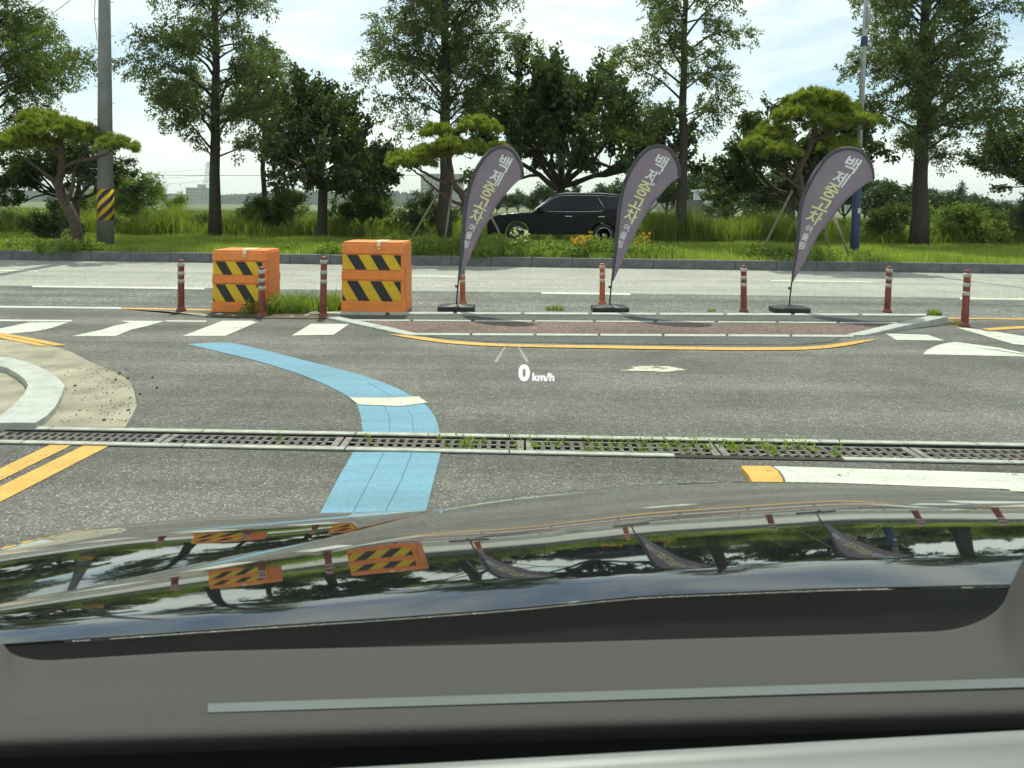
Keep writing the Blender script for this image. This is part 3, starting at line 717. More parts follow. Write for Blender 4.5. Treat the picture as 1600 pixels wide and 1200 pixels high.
def broadleaf(name, label, cat, loc, seed, mat, stem=1.3, limbs=5, L0=1.6, depth=3, r0=.13, per=34, leaf=(.12, .068), spread=.8, up=.1, el=(25, 65), scale=(1, 1, 1), group=None, bark='bark', kids=(3, 4), droop=.5, tipspread=.07, shrink=.68, part='crown'):
    rng = np.random.default_rng(seed); t = thing(name, label, cat, loc, rng.uniform(0, 6.28) if cat == 'tree' else 0, group); mb = MB(); tips = []
    if stem > 0:
        top = np.array([rng.normal(0, .05), rng.normal(0, .05), stem]); mb.tube([(0, 0, -.15), (0, 0, .1), tuple(top * [.5, .5, .5]), tuple(top)], [r0 * 1.35, r0 * 1.15, r0, r0 * .95], 10)
    else: top = np.zeros(3)
    for i in range(limbs):
        a = 2 * math.pi * (i + rng.uniform(-.3, .3)) / limbs; e = R(rng.uniform(*el))
        if i == limbs - 1 and limbs > 3: e = R(80)
        grow(mb, tips, rng, top - [0, 0, rng.uniform(0, stem * .15)], np.array([math.cos(a) * math.cos(e), math.sin(a) * math.cos(e), math.sin(e)]), L0 * rng.uniform(.8, 1.15), r0 * .6, depth, spread, up, kids, shrink, -.12 if stem > 0 else -9.0)
    mb.build('trunk' if cat == 'tree' else 'stems', bark, t, True)
    Pn, Dn = leaf_tips(tips, rng, per, *leaf, droop, tipspread); N = len(Pn)
    obj(part, leaves(part, Pn, Dn, rng.uniform(.7, 1.25, N) * leaf[0], rng.uniform(.8, 1.2, N) * leaf[1], mat, rng), t)
    t.scale = scale; return t
def pine(label, loc, trunk, limbs, pads, seed, r=.11):
    """trunk: local polyline; limbs: list of polylines; pads: (x,y,z,rx,ry,rz)"""
    rng = np.random.default_rng(seed); t = thing('pruned_pine_tree', label, 'tree', loc, 0, 'pruned pines along the verge'); mb = MB()
    def smooth(pl):
        p = np.array(pl, float); n = 4 * len(p); q = np.stack([np.interp(np.linspace(0, len(p) - 1, n), np.arange(len(p)), p[:, i]) for i in range(3)], 1)
        for _ in range(3): q[1:-1] = q[:-2] * .25 + q[1:-1] * .5 + q[2:] * .25
        return q + rng.normal(0, .008, q.shape)
    tp = smooth(trunk); tube_np(mb, tp, r * 1.2, r * .5, 10)
    for l in limbs: tube_np(mb, smooth(l), r * .5, r * .16, 7)
    Pn, Dn = [], []
    for (x, y, z, rx, ry, rz) in pads:
        nt_ = int(420 * rx * ry / .25 + 120)
        a = rng.uniform(0, 2 * np.pi, nt_); rr = np.sqrt(rng.random(nt_)); lump = 1 + .16 * np.sin(a * 3 + seed) + .1 * np.sin(a * 7 + x * 5)
        hz = np.sqrt(np.maximum(0, 1 - rr ** 2)); zz = rz * (hz * rng.uniform(.35, 1, nt_) * (1 + .25 * np.sin(a * 5 + rr * 6)) - .12 + rng.normal(0, .06, nt_))
        c = np.stack([x + rx * rr * lump * np.cos(a), y + ry * rr * lump * np.sin(a), z + zz], 1)
        ctr = c[rng.integers(0, nt_, max(9, nt_ // 16))]; near = ctr[np.argmin(((c[:, None] - ctr[None]) ** 2).sum(-1), 1)]; c = c + (near - c) * .45
        n = 13
        for _ in range(n):
            dv = np.stack([np.cos(a) * rr * .9, np.sin(a) * rr * .9, np.full(nt_, .75)], 1) + rng.normal(0, .5, (nt_, 3))
            Pn.append(c + rng.normal(0, .012, c.shape)); Dn.append(dv)
        for _ in range(3):
            q = c[rng.integers(0, nt_)]; tube_np(mb, [np.array([x, y, z - rz * .35]), (np.array([x, y, z - rz * .35]) + q) / 2 + [0, 0, -.04], q], .014, .006, 4)
    mb.build('trunk', 'bark_red', t, True)
    Pn, Dn = np.concatenate(Pn), np.concatenate(Dn); N = len(Pn)
    obj('crown', leaves('crown', Pn, Dn, rng.uniform(.09, .17, N), rng.uniform(.014, .021, N), 'leaf_pine', rng), t)
    return t

ZV = .20
def at(px, py_any, Y): x = P(px, py_any, Y); return (x[0], Y, ZV)
metasequoia('slim feathery redwood tree between the utility pole and the broad dark tree', at(336, 372, 25.0), 13.5, 2.9, 2.6, 11, 1.12, trunk_r=.19)
metasequoia('dense redwood tree behind the pruned pine by the leftmost flag', at(694, 372, 25.5), 14, 3.0, 3.6, 12, 1.3, trunk_r=.23)
metasequoia('slim open redwood tree standing right of the dark car', at(1063, 378, 25.2), 13.5, 2.5, 3.2, 13, .85, trunk_r=.18, sparse=.10)
metasequoia('dense thick-trunked redwood tree right of the lamp pole', at(1436, 382, 24.8), 14, 3.1, 2.8, 14, 1.45, asym=.16, trunk_r=.26)
metasequoia('redwood tree cut off by the left edge of the photo', at(-30, 372, 25.5), 11.5, 3.7, 2.6, 15, 1.0, trunk_r=.22, mat='leaf_bush')
metasequoia('small pale redwood tree between the slim redwood and the broad dark cherry', at(412, 372, 30), 7.8, 1.6, 3.2, 16, .8, trunk_r=.12, mat='leaf_bush')
CH = dict(name='cherry_tree', cat='tree', mat='leaf_cherry', group='broad dark leafed trees', kids=(3, 5), el=(0, 55), up=.05)
broadleaf(label='broad dark cherry tree above the gap between the orange barriers', loc=at(503, 372, 25.2), seed=121, stem=1.7, limbs=9, L0=1.7, r0=.17, per=62, leaf=(.14, .085), scale=(1.0, 1.0, 1.2), **CH)
broadleaf(label='broad dark cherry tree rising behind the dark car', loc=at(872, 372, 28.5), seed=22, stem=1.75, limbs=10, L0=2.2, r0=.18, per=66, leaf=(.17, .10), scale=(1.05, 1.05, 1.3), **CH)
broadleaf(label='dark cherry tree behind the pruned pine and the rightmost flag', loc=at(1235, 372, 27.0), seed=23, stem=1.7, limbs=9, L0=1.9, r0=.15, per=62, leaf=(.15, .09), scale=(1.02, 1.02, 1.1), **CH)
broadleaf(label='dark cherry tree at the right edge of the photo', loc=at(1640, 372, 25.5), seed=24, stem=1.7, limbs=7, L0=1.7, r0=.14, per=58, **CH)
broadleaf(label='dark cherry tree behind the pruned pine near the utility pole', loc=at(118, 372, 24.0), seed=25, stem=1.6, limbs=7, L0=1.35, r0=.13, per=56, scale=(.92, .92, .85), **CH)

def loc_of(px, py, Y, base): p = P(px, py, Y); return (p[0] - base[0], p[1] - base[1], p[2] - base[2])
def make_pine(label, bpx, Y, trunk, limbs, pads, seed, r):
    base = at(bpx, 370, Y); c = lambda pl: [loc_of(x, y, Y + dy, base) for x, y, dy in pl]
    pd = []
    for x, y, dy, w, h in pads:
        q = loc_of(x, y, Y + dy, base); s = Y / FPX; pd.append((q[0], q[1], q[2] - h * s * .32, w * s * .44, w * s * .42, h * s * .60))
    tr = c(trunk); tr[0] = (tr[0][0], 0, -.12)
    return pine(label, base, tr, [c(l) for l in limbs], pd, seed, r)
make_pine('pruned pine with a leaning forked trunk at left, by the utility pole', 122, 18.75,
          [(124, 375, 0), (117, 340, 0), (98, 310, .1), (90, 288, .1), (98, 262, .1), (96, 235, 0), (92, 215, 0)],
          [[(92, 290, .1), (70, 270, -.1), (45, 252, -.2), (25, 238, -.3)], [(104, 320, 0), (113, 290, 0), (116, 262, .2), (130, 235, .3)], [(98, 262, .1), (125, 250, -.2), (160, 245, -.4), (178, 232, -.5)], [(96, 240, 0), (70, 225, .2), (40, 215, .3)]],
          [(92, 197, 0, 130, 56), (35, 215, -.3, 90, 48), (128, 205, .3, 80, 50), (60, 180, .5, 70, 34), (180, 222, -.5, 68, 36), (5, 222, .3, 60, 40)], 31, .12)
make_pine('pruned pine with two limbs, left of the leftmost flag', 738, 18.8,
          [(742, 372, 0), (740, 335, 0), (722, 305, 0), (706, 285, 0), (704, 262, .1), (700, 235, .1), (720, 205, .1)],
          [[(735, 325, 0), (700, 312, -.2), (680, 295, -.3), (655, 272, -.3), (628, 258, -.3)], [(700, 290, 0), (672, 275, -.1), (650, 262, -.1), (640, 250, -.1)], [(722, 305, 0), (745, 280, .2), (752, 250, .3)]],
          [(640, 246, -.3, 84, 42), (668, 236, 0, 70, 36), (686, 202, .2, 64, 36), (748, 192, .1, 76, 40), (736, 230, -.2, 70, 34), (704, 224, -.3, 70, 34), (775, 232, .3, 60, 30)], 32, .10)
make_pine('tall pruned pine with a wide flat crown, behind the rightmost flag', 1262, 18.8,
          [(1262, 376, 0), (1256, 330, 0), (1252, 290, 0), (1246, 268, 0), (1262, 240, 0), (1272, 215, 0), (1272, 180, 0)],
          [[(1248, 265, 0), (1238, 245, -.2), (1222, 232, -.3)], [(1262, 240, 0), (1240, 232, .2), (1210, 215, .3)], [(1270, 222, 0), (1300, 205, -.2), (1340, 190, -.3)], [(1256, 300, 0), (1225, 275, -.4), (1195, 255, -.5)], [(1272, 215, 0), (1290, 222, .3), (1312, 228, .3)]],
          [(1272, 150, 0, 105, 40), (1250, 175, -.2, 100, 40), (1306, 168, .3, 80, 36), (1345, 186, -.3, 72, 30), (1204, 206, .3, 74, 40), (1218, 232, -.4, 66, 34), (1310, 222, .2, 62, 34), (1290, 190, -.3, 70, 30), (1180, 222, -.2, 50, 28)], 33, .095)
# wooden props of the pines
def prop(a, b, Ya, Yb, label, r=.03):
    A, B = P(*a, Ya), P(*b, Yb); A = (A[0], A[1], ZV - .02)
    o = MB().tube([(0, 0, 0), tuple(np.array(B) - np.array(A))], r, 8).build('tree_prop', 'wood', None, True); o.location = A
    return tag(o, label, 'tree prop', 'wooden props of the pines')
prop((628, 372), (682, 305), 18.3, 18.5, 'long slanted wooden prop leaning right toward the middle pine')
prop((692, 372), (707, 290), 18.2, 18.7, 'steep wooden prop under the middle pine trunk')
prop((800, 380), (758, 320), 18.3, 18.7, 'dark slanted prop in front of the dark car')
prop((1183, 380), (1238, 298), 18.2, 18.6, 'long slanted wooden prop left of the rightmost flag')
prop((1331, 392), (1302, 335), 18.2, 18.7, 'slanted wooden prop right of the rightmost flag')
prop((1301, 385), (1280, 320), 18.3, 18.7, 'short wooden prop half hidden by the rightmost flag')

# bushes and shrubs
BU = dict(name='shrub', cat='shrub', stem=0, part='foliage')
broadleaf(label='round yellow-green willow bush right of the utility pole', loc=at(216, 350, 32), seed=41, mat='leaf_willow', limbs=9, L0=1.0, r0=.06, per=60, leaf=(.16, .035), el=(20, 80), scale=(1.25, 1.25, 1.12), droop=.9, group='shrubs behind the verge', depth=3, **BU)
broadleaf(label='leafy shrub left of the broad dark cherry trunk', loc=at(432, 360, 27.5), seed=42, mat='leaf_bush', limbs=8, L0=.85, r0=.05, per=44, leaf=(.10, .045), el=(25, 80), scale=(1.05, 1.05, 1.0), group='shrubs behind the verge', **BU)
broadleaf(label='leafy shrub right of the broad dark cherry trunk', loc=at(566, 360, 27.3), seed=43, mat='leaf_bush', limbs=8, L0=.85, r0=.05, per=44, leaf=(.10, .045), el=(25, 80), scale=(1.05, 1.05, .98), group='shrubs behind the verge', **BU)
broadleaf(label='dark shrub round the trunk of the dense redwood', loc=at(664, 360, 26.4), seed=44, mat='leaf_cherry', limbs=7, L0=.8, r0=.05, per=34, leaf=(.10, .045), el=(30, 85), scale=(.95, .95, .92), group='shrubs behind the verge', **BU)
broadleaf(label='dark shrub under the crown of the pruned pine at left', loc=at(88, 360, 21.5), seed=45, mat='leaf_cherry', limbs=6, L0=.55, r0=.04, per=34, leaf=(.09, .05), el=(30, 85), scale=(.8, .8, .95), group='shrubs behind the verge', **BU)
broadleaf(label='wide bright shrub right of the thick redwood trunk', loc=at(1510, 360, 26.5), seed=46, mat='leaf_willow', limbs=9, L0=.8, r0=.05, per=48, leaf=(.09, .045), el=(15, 75), scale=(1.3, 1.0, .9), group='shrubs behind the verge', **BU)
broadleaf(label='shrub between the blue pole and the thick redwood trunk', loc=at(1385, 360, 26.3), seed=47, mat='leaf_bush', limbs=7, L0=.75, r0=.05, per=40, leaf=(.09, .045), el=(25, 80), scale=(.9, .9, .95), group='shrubs behind the verge', **BU)
broadleaf(label='shrub at the right edge of the photo', loc=at(1600, 360, 27.0), seed=48, mat='leaf_bush', limbs=7, L0=.8, r0=.05, per=40, leaf=(.09, .045), el=(25, 80), group='shrubs behind the verge', **BU)
broadleaf(label='dark green shrub left of the tall pruned pine trunk', loc=at(1185, 350, 38), seed=49, mat='leaf_far', limbs=8, L0=1.3, r0=.06, per=44, leaf=(.16, .075), el=(25, 80), group='shrubs behind the verge', **BU)
# small background trees: two kinds, copied
ft = [broadleaf('background_tree', 'background tree', 'tree', (0, 0, -40), 60 + i, 'leaf_far', stem=1.2, limbs=6, L0=1.7, r0=.12, per=20, leaf=(.30, .17), depth=3, tipspread=.15, group='background trees across the field') for i in range(3)]
rb = random.Random(5)
bt = [(1042, 75, 1.25), (1072, 82, 1.3), (1098, 90, 1.25), (1122, 84, 1.35), (1145, 70, 1.2), (1168, 78, 1.4), (1196, 72, 1.2), (1222, 66, 1.1), (1248, 75, 1.35), (1282, 80, 1.4), (1320, 70, 1.1), (1352, 85, 1.2), (1378, 70, 1.0), (1402, 62, .92), (1428, 74, 1.0), (1455, 90, 1.1), (1482, 72, .8), (1508, 85, .95), (1535, 80, .75), (1564, 74, .55), (1012, 88, 1.2), (985, 95, 1.1), (850, 70, .75), (905, 80, .9), (945, 90, 1.0), (792, 140, .9), (810, 140, 1.0), (828, 150, .95), (776, 145, .7)]
where = {}
bt.sort()
for i, (px, d, s) in enumerate(bt):
    o = ft[i] if i < 3 else copy_tree(ft[i % 3])
    o.location = (P(px, 330, d)[0], d, -.25); o.rotation_euler = (0, 0, rb.uniform(0, 6.28)); o.scale = (s * rb.uniform(.9, 1.1), s * rb.uniform(.9, 1.1), s * rb.uniform(.85, 1.05))
    if px < 840: l = 'far tree seen between the leftmost flag and the dark car'
    elif px < 960: l = 'far tree half hidden behind the dark car'
    elif px < 1080: l = 'far tree behind the trunk of the slim open redwood'
    elif px < 1230: l = 'far dark tree near the white shed across the field'
    elif px < 1370: l = 'far dark tree behind the rightmost flag and lamp pole'
    else: l = 'far dark tree behind the thick redwood and bright shrub'
    o['label'] = l; o['group'] = l.replace('far', 'the far', 1).replace('tree', 'trees', 1)

# ------------------------------------------------------------------ grass, reeds, weeds
rng = np.random.default_rng(7)
def scatter(n, x0, x1, y0, y1): return np.stack([rng.uniform(x0, x1, n), rng.uniform(y0, y1, n), np.full(n, ZV)], 1)
B = scatter(160000, -20, 20, 16.0, 25.6); B = B[B[:, 1] > np.array([KERB(x) for x in B[:, 0]]) + .2]
B = B[np.abs(B[:, 0]) < B[:, 1] * .78]
pn = .5 + .5 * np.sin(B[:, 0] * 1.3) * np.sin(B[:, 0] * .37 + B[:, 1] * 1.9)
tag(obj('verge_grass', blades('verge_grass', B, rng.uniform(.10, .22, len(B)) * (.7 + .7 * pn), .014, rng.uniform(.1, .6, len(B)), 'grass', rng)), 'short bright grass along the verge above the kerb', 'grass', kind='stuff')
def reeds(name, n, x0, x1, y0, y1, h0, h1, label, mask=None, mat='reed'):
    B = scatter(n, x0, x1, y0, y1); cl = np.sin(B[:, 0] * 1.7 + 1) * np.sin(B[:, 0] * .63) + .5 * np.sin(B[:, 0] * 4.1 + B[:, 1] * 2)
    if mask is not None: B, cl = B[mask(B)], cl[mask(B)]
    H = rng.uniform(h0, h1, len(B)) * (1 + .28 * cl)
    o = obj(name, blades(name, B, H, rng.uniform(.010, .024, len(B)), rng.uniform(.1, .8, len(B)), mat, rng))
    return tag(o, label, 'grass', kind='stuff')
pxof = lambda B: 800 + B[:, 0] / B[:, 1] * FPX
pad = lambda B: (B[:, 0] > -2.1) & (B[:, 0] < 5.7) & (B[:, 1] < 27.2)
reeds('tall_grass', 26000, -21, 21, 25.3, 27.2, .30, .85, 'tall wild grass behind the row of trees', lambda B: ~pad(B))
reeds('tall_grass', 40000, -28, 28, 27.3, 35, .35, .85, 'wild grass farther back beyond the trees', lambda B: np.abs(B[:, 0]) < B[:, 1] * .78)
reeds('tall_grass', 7000, 4.4, 10.5, 24.8, 26.6, .7, 1.35, 'high reed grass right of the dark car', lambda B: (pxof(B) > 1005) & (pxof(B) < 1230))
reeds('tall_grass', 5000, -16, -8.6, 25.6, 27.5, .6, 1.2, 'high reed grass either side of the utility pole', lambda B: np.sin(B[:, 0] * 2.3) > .1)
# low leafy shrubs scattered through the tall grass
sh = [broadleaf('low_shrub', 'low shrub', 'shrub', (0, 0, -50), 80 + i, ('leaf_willow', 'leaf_bush', 'weed')[i], stem=0, limbs=7, L0=.42, r0=.03, per=34, leaf=((.10, .04), (.08, .045), (.12, .03))[i], el=(20, 85), part='foliage', depth=3, tipspread=.05, kids=(2, 3)) for i in range(3)]
spots = [(-40, 26.2, 1.15), (20, 26.5, 1.3), (60, 27.2, 1.0), (135, 26.2, .8), (190, 26.4, .9), (250, 27.0, 1.0), (285, 26.2, .8), (310, 27.6, 1.1), (362, 26.6, .9), (395, 27.4, 1.1), (480, 26.8, .9), (530, 26.6, .85), (610, 26.4, .9), (640, 27.0, 1.0), (1020, 26.4, 1.1), (1090, 26.6, 1.2), (1120, 27.2, 1.0), (1160, 28.0, 1.1), (1210, 27.0, 1.0), (1260, 26.5, 1.0), (1300, 27.2, 1.1), (1350, 26.3, .9), (1410, 27.0, 1.0), (1470, 26.2, .9), (1545, 26.4, 1.0), (1580, 26.2, 1.1), (1630, 26.8, 1.2)]
lm = ['left of the leaning pine', 'right of the utility pole', 'near the slim redwood trunk', 'by the broad cherry trunk', 'left of the middle pine', 'right of the dark car', 'left of the tall pine', 'behind the rightmost flag', 'near the thick redwood trunk', 'at the right edge']
lx = [90, 290, 400, 560, 700, 1100, 1240, 1370, 1480, 3000]
kindw = ['yellow-green', 'dull green', 'bright narrow-leaved']; rsh = random.Random(8); seen = {}
for i, (px, Y, sc_) in enumerate(spots):
    o = sh[i] if i < 3 else copy_tree(sh[i % 3]); o.location = at(px, 360, Y); o.rotation_euler = (0, 0, rsh.uniform(0, 6.28)); o.scale = (sc_ * rsh.uniform(.95, 1.25), sc_ * rsh.uniform(.95, 1.25), sc_ * rsh.uniform(.75, 1.05))
    z_ = next(k for k, v in enumerate(lx) if px < v); l = 'low %s shrub in the tall grass %s' % (kindw[i % 3], lm[z_])
    if l in seen: l = 'smaller ' + l if seen[l] > sc_ else 'larger ' + l
    seen[l] = sc_; o['label'] = l; o['group'] = 'low shrubs in the tall grass'
# far field vegetation: sparse big tufts
B = scatter(36000, -75, 75, 35, 110); B = B[np.abs(B[:, 0]) < B[:, 1] * .78]
B[:, 2] = np.where(B[:, 1] < 60, ZV, -.25)
tag(obj('field_grass', blades('field_grass', B, rng.uniform(.4, .95, len(B)), .09, rng.uniform(.2, .7, len(B)), 'leaf_bush', rng)), 'rough grass of the open field in the distance', 'grass', kind='stuff')

def weed_clump(name, label, loc, n, rad, h, seed, mat='weed', cat='weeds', group=None, flowers=None, leafL=.09, part='foliage'):
    rg = np.random.default_rng(seed); t = thing(name, label, cat, loc, 0, group); mb = MB(); Pn, Dn = [], []; heads = []
    for i in range(n):
        a = rg.uniform(0, 6.28); r = rad * math.sqrt(rg.random()); b = np.array([r * math.cos(a), r * math.sin(a), -.02])
        hh = h * rg.uniform(.55, 1.1) * (1 - .35 * r / rad); tip = b + np.array([rg.normal(0, .12) * hh, rg.normal(0, .12) * hh, hh])
        mb.tube([b, (b + tip) / 2 + rg.normal(0, .01, 3), tip], [.004, .003, .002], 3, caps=False); heads.append(tip)
        m = int(8 + hh * 26); u = rg.random((m, 1)) ** .8; Pn.append(b + (tip - b) * u); Dn.append(rg.normal(0, 1, (m, 3)) + np.array([0, 0, .35]))
    mb.build('stems', 'weed', t)
    Pn, Dn = np.concatenate(Pn), np.concatenate(Dn); N = len(Pn)
    obj(part, leaves(part, Pn, Dn, rg.uniform(.6, 1.3, N) * leafL, rg.uniform(.25, .4, N) * leafL, mat, rg), t)
    if flowers:
        Pf, Df = [], []
        for q in heads:
            m = 14; Pf.append(np.repeat(q[None], m, 0) + rg.normal(0, .012, (m, 3))); Df.append(rg.normal(0, 1, (m, 3)) + np.array([0, -.4, .4]))
        Pf, Df = np.concatenate(Pf), np.concatenate(Df)
        obj('flowers', leaves('flowers', Pf, Df, .04, .024, flowers, rg), t)
    return t
wd = [(515, 17.2, .32, .38, 'weed clump on the verge beside the larger orange barrier'), (655, 17.3, .45, .50, 'weed clump on the verge right of the larger orange barrier'), (700, 17.6, .45, .5, 'weed clump just left of the leftmost flag'),
      (755, 17.0, .42, .48, 'weed clump just right of the leftmost flag'), (790, 17.3, .42, .36, 'low weed clump under the slanted dark prop'), (840, 17.2, .42, .38, 'weed clump in front of the dark car door'), (880, 17.4, .4, .40, 'weed clump left of the orange flowers'),
      (965, 17.4, .4, .42, 'weed clump behind the foot of the middle flag'), (1275, 17.3, .6, .42, 'weed clump right of the rightmost flag pole'), (1225, 17.4, .5, .40, 'weed clump left of the rightmost flag pole'), (90, 17.0, .5, .42, 'weed clump on the verge at the foot of the left pine'), (138, 17.2, .4, .36, 'weed clump on the verge before the utility pole'), (35, 17.8, .5, .36, 'weed clump near the left edge of the verge'), (450, 18.2, .35, .28, 'small weed clump behind the smaller orange barrier'), (1330, 17.6, .5, .30, 'weed clump at the foot of the blue pole'), (735, 18.6, .5, .7, 'tall weeds at the foot of the middle pine'), (620, 18.4, .5, .55, 'tall weeds left of the middle pine props')]
extra = [(672, 17.4, .5, .62, 'tall weed clump under the long slanted prop'), (728, 17.5, .45, .66, 'tall weed clump right behind the leftmost flag pole'), (772, 17.5, .5, .60, 'tall weed clump before the nose of the dark car'), (818, 17.6, .5, .52, 'weed clump at the foot of the white flowers'), (860, 17.7, .5, .55, 'weed clump before the middle of the dark car'), (896, 17.2, .4, .42, 'low weed clump in front of the orange flowers'), (935, 17.6, .5, .60, 'tall weed clump before the rear wheel of the dark car'), (985, 17.5, .45, .52, 'weed clump under the few orange flowers'), (1030, 17.6, .45, .40, 'weed clump left of the slim open redwood'), (1195, 17.6, .5, .45, 'weed clump at the foot of the long right prop')]
wd += extra
for i, (px, Y, rad, h, l) in enumerate(wd): weed_clump('weed_clump', l, at(px, 380, Y + .85), int(95 * rad / .4), rad, h * 1.05, 100 + i, group='weeds along the verge')
weed_clump('flower_clump', 'clump of orange flowers on the verge by the car wheel', at(908, 380, 18.15), 46, .26, .72, 140, flowers='petal_orange', cat='flowers')
weed_clump('flower_clump', 'few orange flowers right of the middle flag', at(1000, 380, 18.7), 26, .22, .72, 141, flowers='petal_orange', cat='flowers')
weed_clump('flower_clump', 'small white flowers on tall stems before the dark car', at(812, 380, 18.5), 34, .32, .82, 142, flowers='petal_white', cat='flowers', mat='leaf_bush', leafL=.05)
# weeds at the barriers
def tuft(label, px, py, n, rx, ry, h, seed, dry=False, z=0.0):
    rg = np.random.default_rng(seed); c = G(px, py, z); a = rg.uniform(0, 6.28, n); r = np.sqrt(rg.random(n))
    B = np.stack([rx * r * np.cos(a), ry * r * np.sin(a), np.full(n, -.01)], 1)
    o = obj('grass_tuft', blades('grass_tuft', B, h * rg.uniform(.4, 1.1, n) * (1.05 - .4 * r), rg.uniform(.006, .013, n), rg.uniform(.2, .9, n), 'dry' if dry else 'weed', rg)); o.location = c
    return tag(o, label, 'grass tuft', 'grass tufts in the paving cracks')
tuft('large grass tuft growing between the two orange barriers', 466, 487, 1500, .55, .22, .36, 1)
tuft('grass tuft at the right foot of the smaller barrier', 425, 489, 420, .22, .14, .30, 2)
tuft('grass tuft at the left foot of the larger barrier', 520, 483, 420, .16, .14, .34, 3)
tuft('small grass tuft between the left and middle flag bases', 868, 485, 130, .13, .06, .13, 4)
tuft('tiny grass tuft in front of the post between the flags', 1112, 487, 60, .07, .05, .09, 5)
tuft('grass tuft at the raised end of the island kerb', 1460, 492, 160, .11, .06, .13, 6)
tuft('dry grass at the foot of the rightmost post', 1494, 507, 120, .10, .06, .10, 7, True)
weed_clump('weed_clump', 'broad leafed weed before the smaller orange barrier', G(388, 492), 10, .12, .26, 160, leafL=.07)
weed_clump('weed_clump', 'seeding weed right of the smaller orange barrier', G(418, 492), 12, .10, .3, 161, leafL=.05, flowers='dry')
mbs = MB(); rs = random.Random(9)
for i, (px, py, s) in enumerate([(342, 493, .045), (480, 494, .04), (492, 492, .06), (365, 494, .025), (455, 496, .03)]):
    c = G(px, py); mb = MB(); pr = [(.3, 0), (.95, .25), (1, .5), (.6, .85), (.15, 1)]
    mb.lathe([(r * s, h * s) for r, h in pr], 7); me = mb.mesh('stone', 'stone')
    for v in me.vertices: v.co *= rs.uniform(.8, 1.2)
    o = obj('stone', me); o.location = c; o.scale = (1.4, 1, .8)
    tag(o, ['small pale stone before the smaller barrier', 'pale stone left of the tall post in the weeds', 'flat pale stone at the foot of the tall post', 'tiny stone before the smaller barrier', 'tiny stone in front of the large grass tuft'][i], 'stone')
# weeds in the drain
dn = [(430, 3), (590, 2), (690, 4), (720, 7), (745, 6), (800, 4), (840, 6), (870, 5), (930, 6), (965, 7), (1000, 6), (1035, 7), (1065, 8), (1095, 8), (1130, 6), (1160, 6), (1185, 6), (1210, 7), (1240, 5), (1265, 5), (1305, 4)]
rg = np.random.default_rng(77); Pn, Dn = [], []
for px, k in dn:
    for _ in range(k):
        c = np.array(G(px + rg.uniform(-16, 16), 693 + (px - 800) * .018 + rg.uniform(-9, 10), -.008)); m = rg.integers(10, 22)
        Pn.append(c + rg.normal(0, .016, (m, 3))); Dn.append(rg.normal(0, 1, (m, 3)) + np.array([0, 0, .9]))
Pn, Dn = np.concatenate(Pn), np.concatenate(Dn)
tag(obj('drain_weeds', leaves('drain_weeds', Pn, Dn, rg.uniform(.012, .034, len(Pn)), .012, 'weed', rg)), 'small green weeds growing up through the drain grates', 'weeds', kind='stuff')
# dirt crumbs on the concrete patch
Pn = np.array([G(rg.normal(165, 26) if rg.random() < .6 else rg.uniform(90, 210), rg.uniform(575, 662), .006) for _ in range(170)])
mb = MB()
for p in Pn:
    s = rg.uniform(.0015, .005) if rg.random() < .93 else .010; mb.box(p[0] - s, p[0] + s, p[1] - s * .8, p[1] + s * .8, p[2] - .002, p[2] + s, s * .35)
tag(mb.build('dirt_crumbs', 'soil'), 'dark crumbs of dirt strewn on the tan concrete patch', 'dirt', kind='stuff')

# ------------------------------------------------------------------ poles
side = struct(sheet('parking_pad', 23.3, 27.0, ZV + .012, 'road', x0=-2.0, x1=5.6, nx=2))
def utility_pole():
    b = at(165, 372, 19.3); t = thing('utility_pole', 'grey concrete utility pole with step bolts and a striped band', 'pole', b)
    H = 9.5; r = lambda z: .215 - .0105 * z
    MB().lathe([(r(0) + .0, -.1), (r(H * .5), H * .5), (r(H), H)], 22).build('shaft', 'pole_concrete', t, True)
    z0, z1 = .78, 1.62
    band = MB().lathe([(r(z0) + .005, z0), (r(z1) + .005, z1)], 28).build('warning_band', 'sheet_yellow', t, True)
    for k in range(-2, 4):      # black slanted stripes wound on the band
        rows = []
        for j in range(29):
            a = -math.pi + 2 * math.pi * j / 28; u = a / math.pi
            zc = .74 + .30 * k + (a + math.pi / 2) * .215 * 1.0
            lo, hi = max(z0, min(z1, zc)), max(z0, min(z1, zc + .155)); rr = r((lo + hi) / 2) + .008
            rows.append([(rr * math.cos(a), rr * math.sin(a), lo), (rr * math.cos(a), rr * math.sin(a), hi)])
        MB().grid(rows).build('black_stripe', 'sheet_black', band, True)
    for i in range(12):
        s = 1 if i % 2 else -1; z = 2.6 + i * .45; MB().tube([(s * r(z) * .9, 0, z), (s * (r(z) + .10), 0, z), (s * (r(z) + .10), 0, z + .03)], .008, 6).build('step_bolt', 'steel', t)
    MB().tube([(-.17, -.05, 5.6), (-.215, -.1, 6.2), (-.20, -.1, 6.6), (-.15, -.06, 7.2)], .008, 5).build('cable_loop', 'wire', t)
    return t
utility_pole()
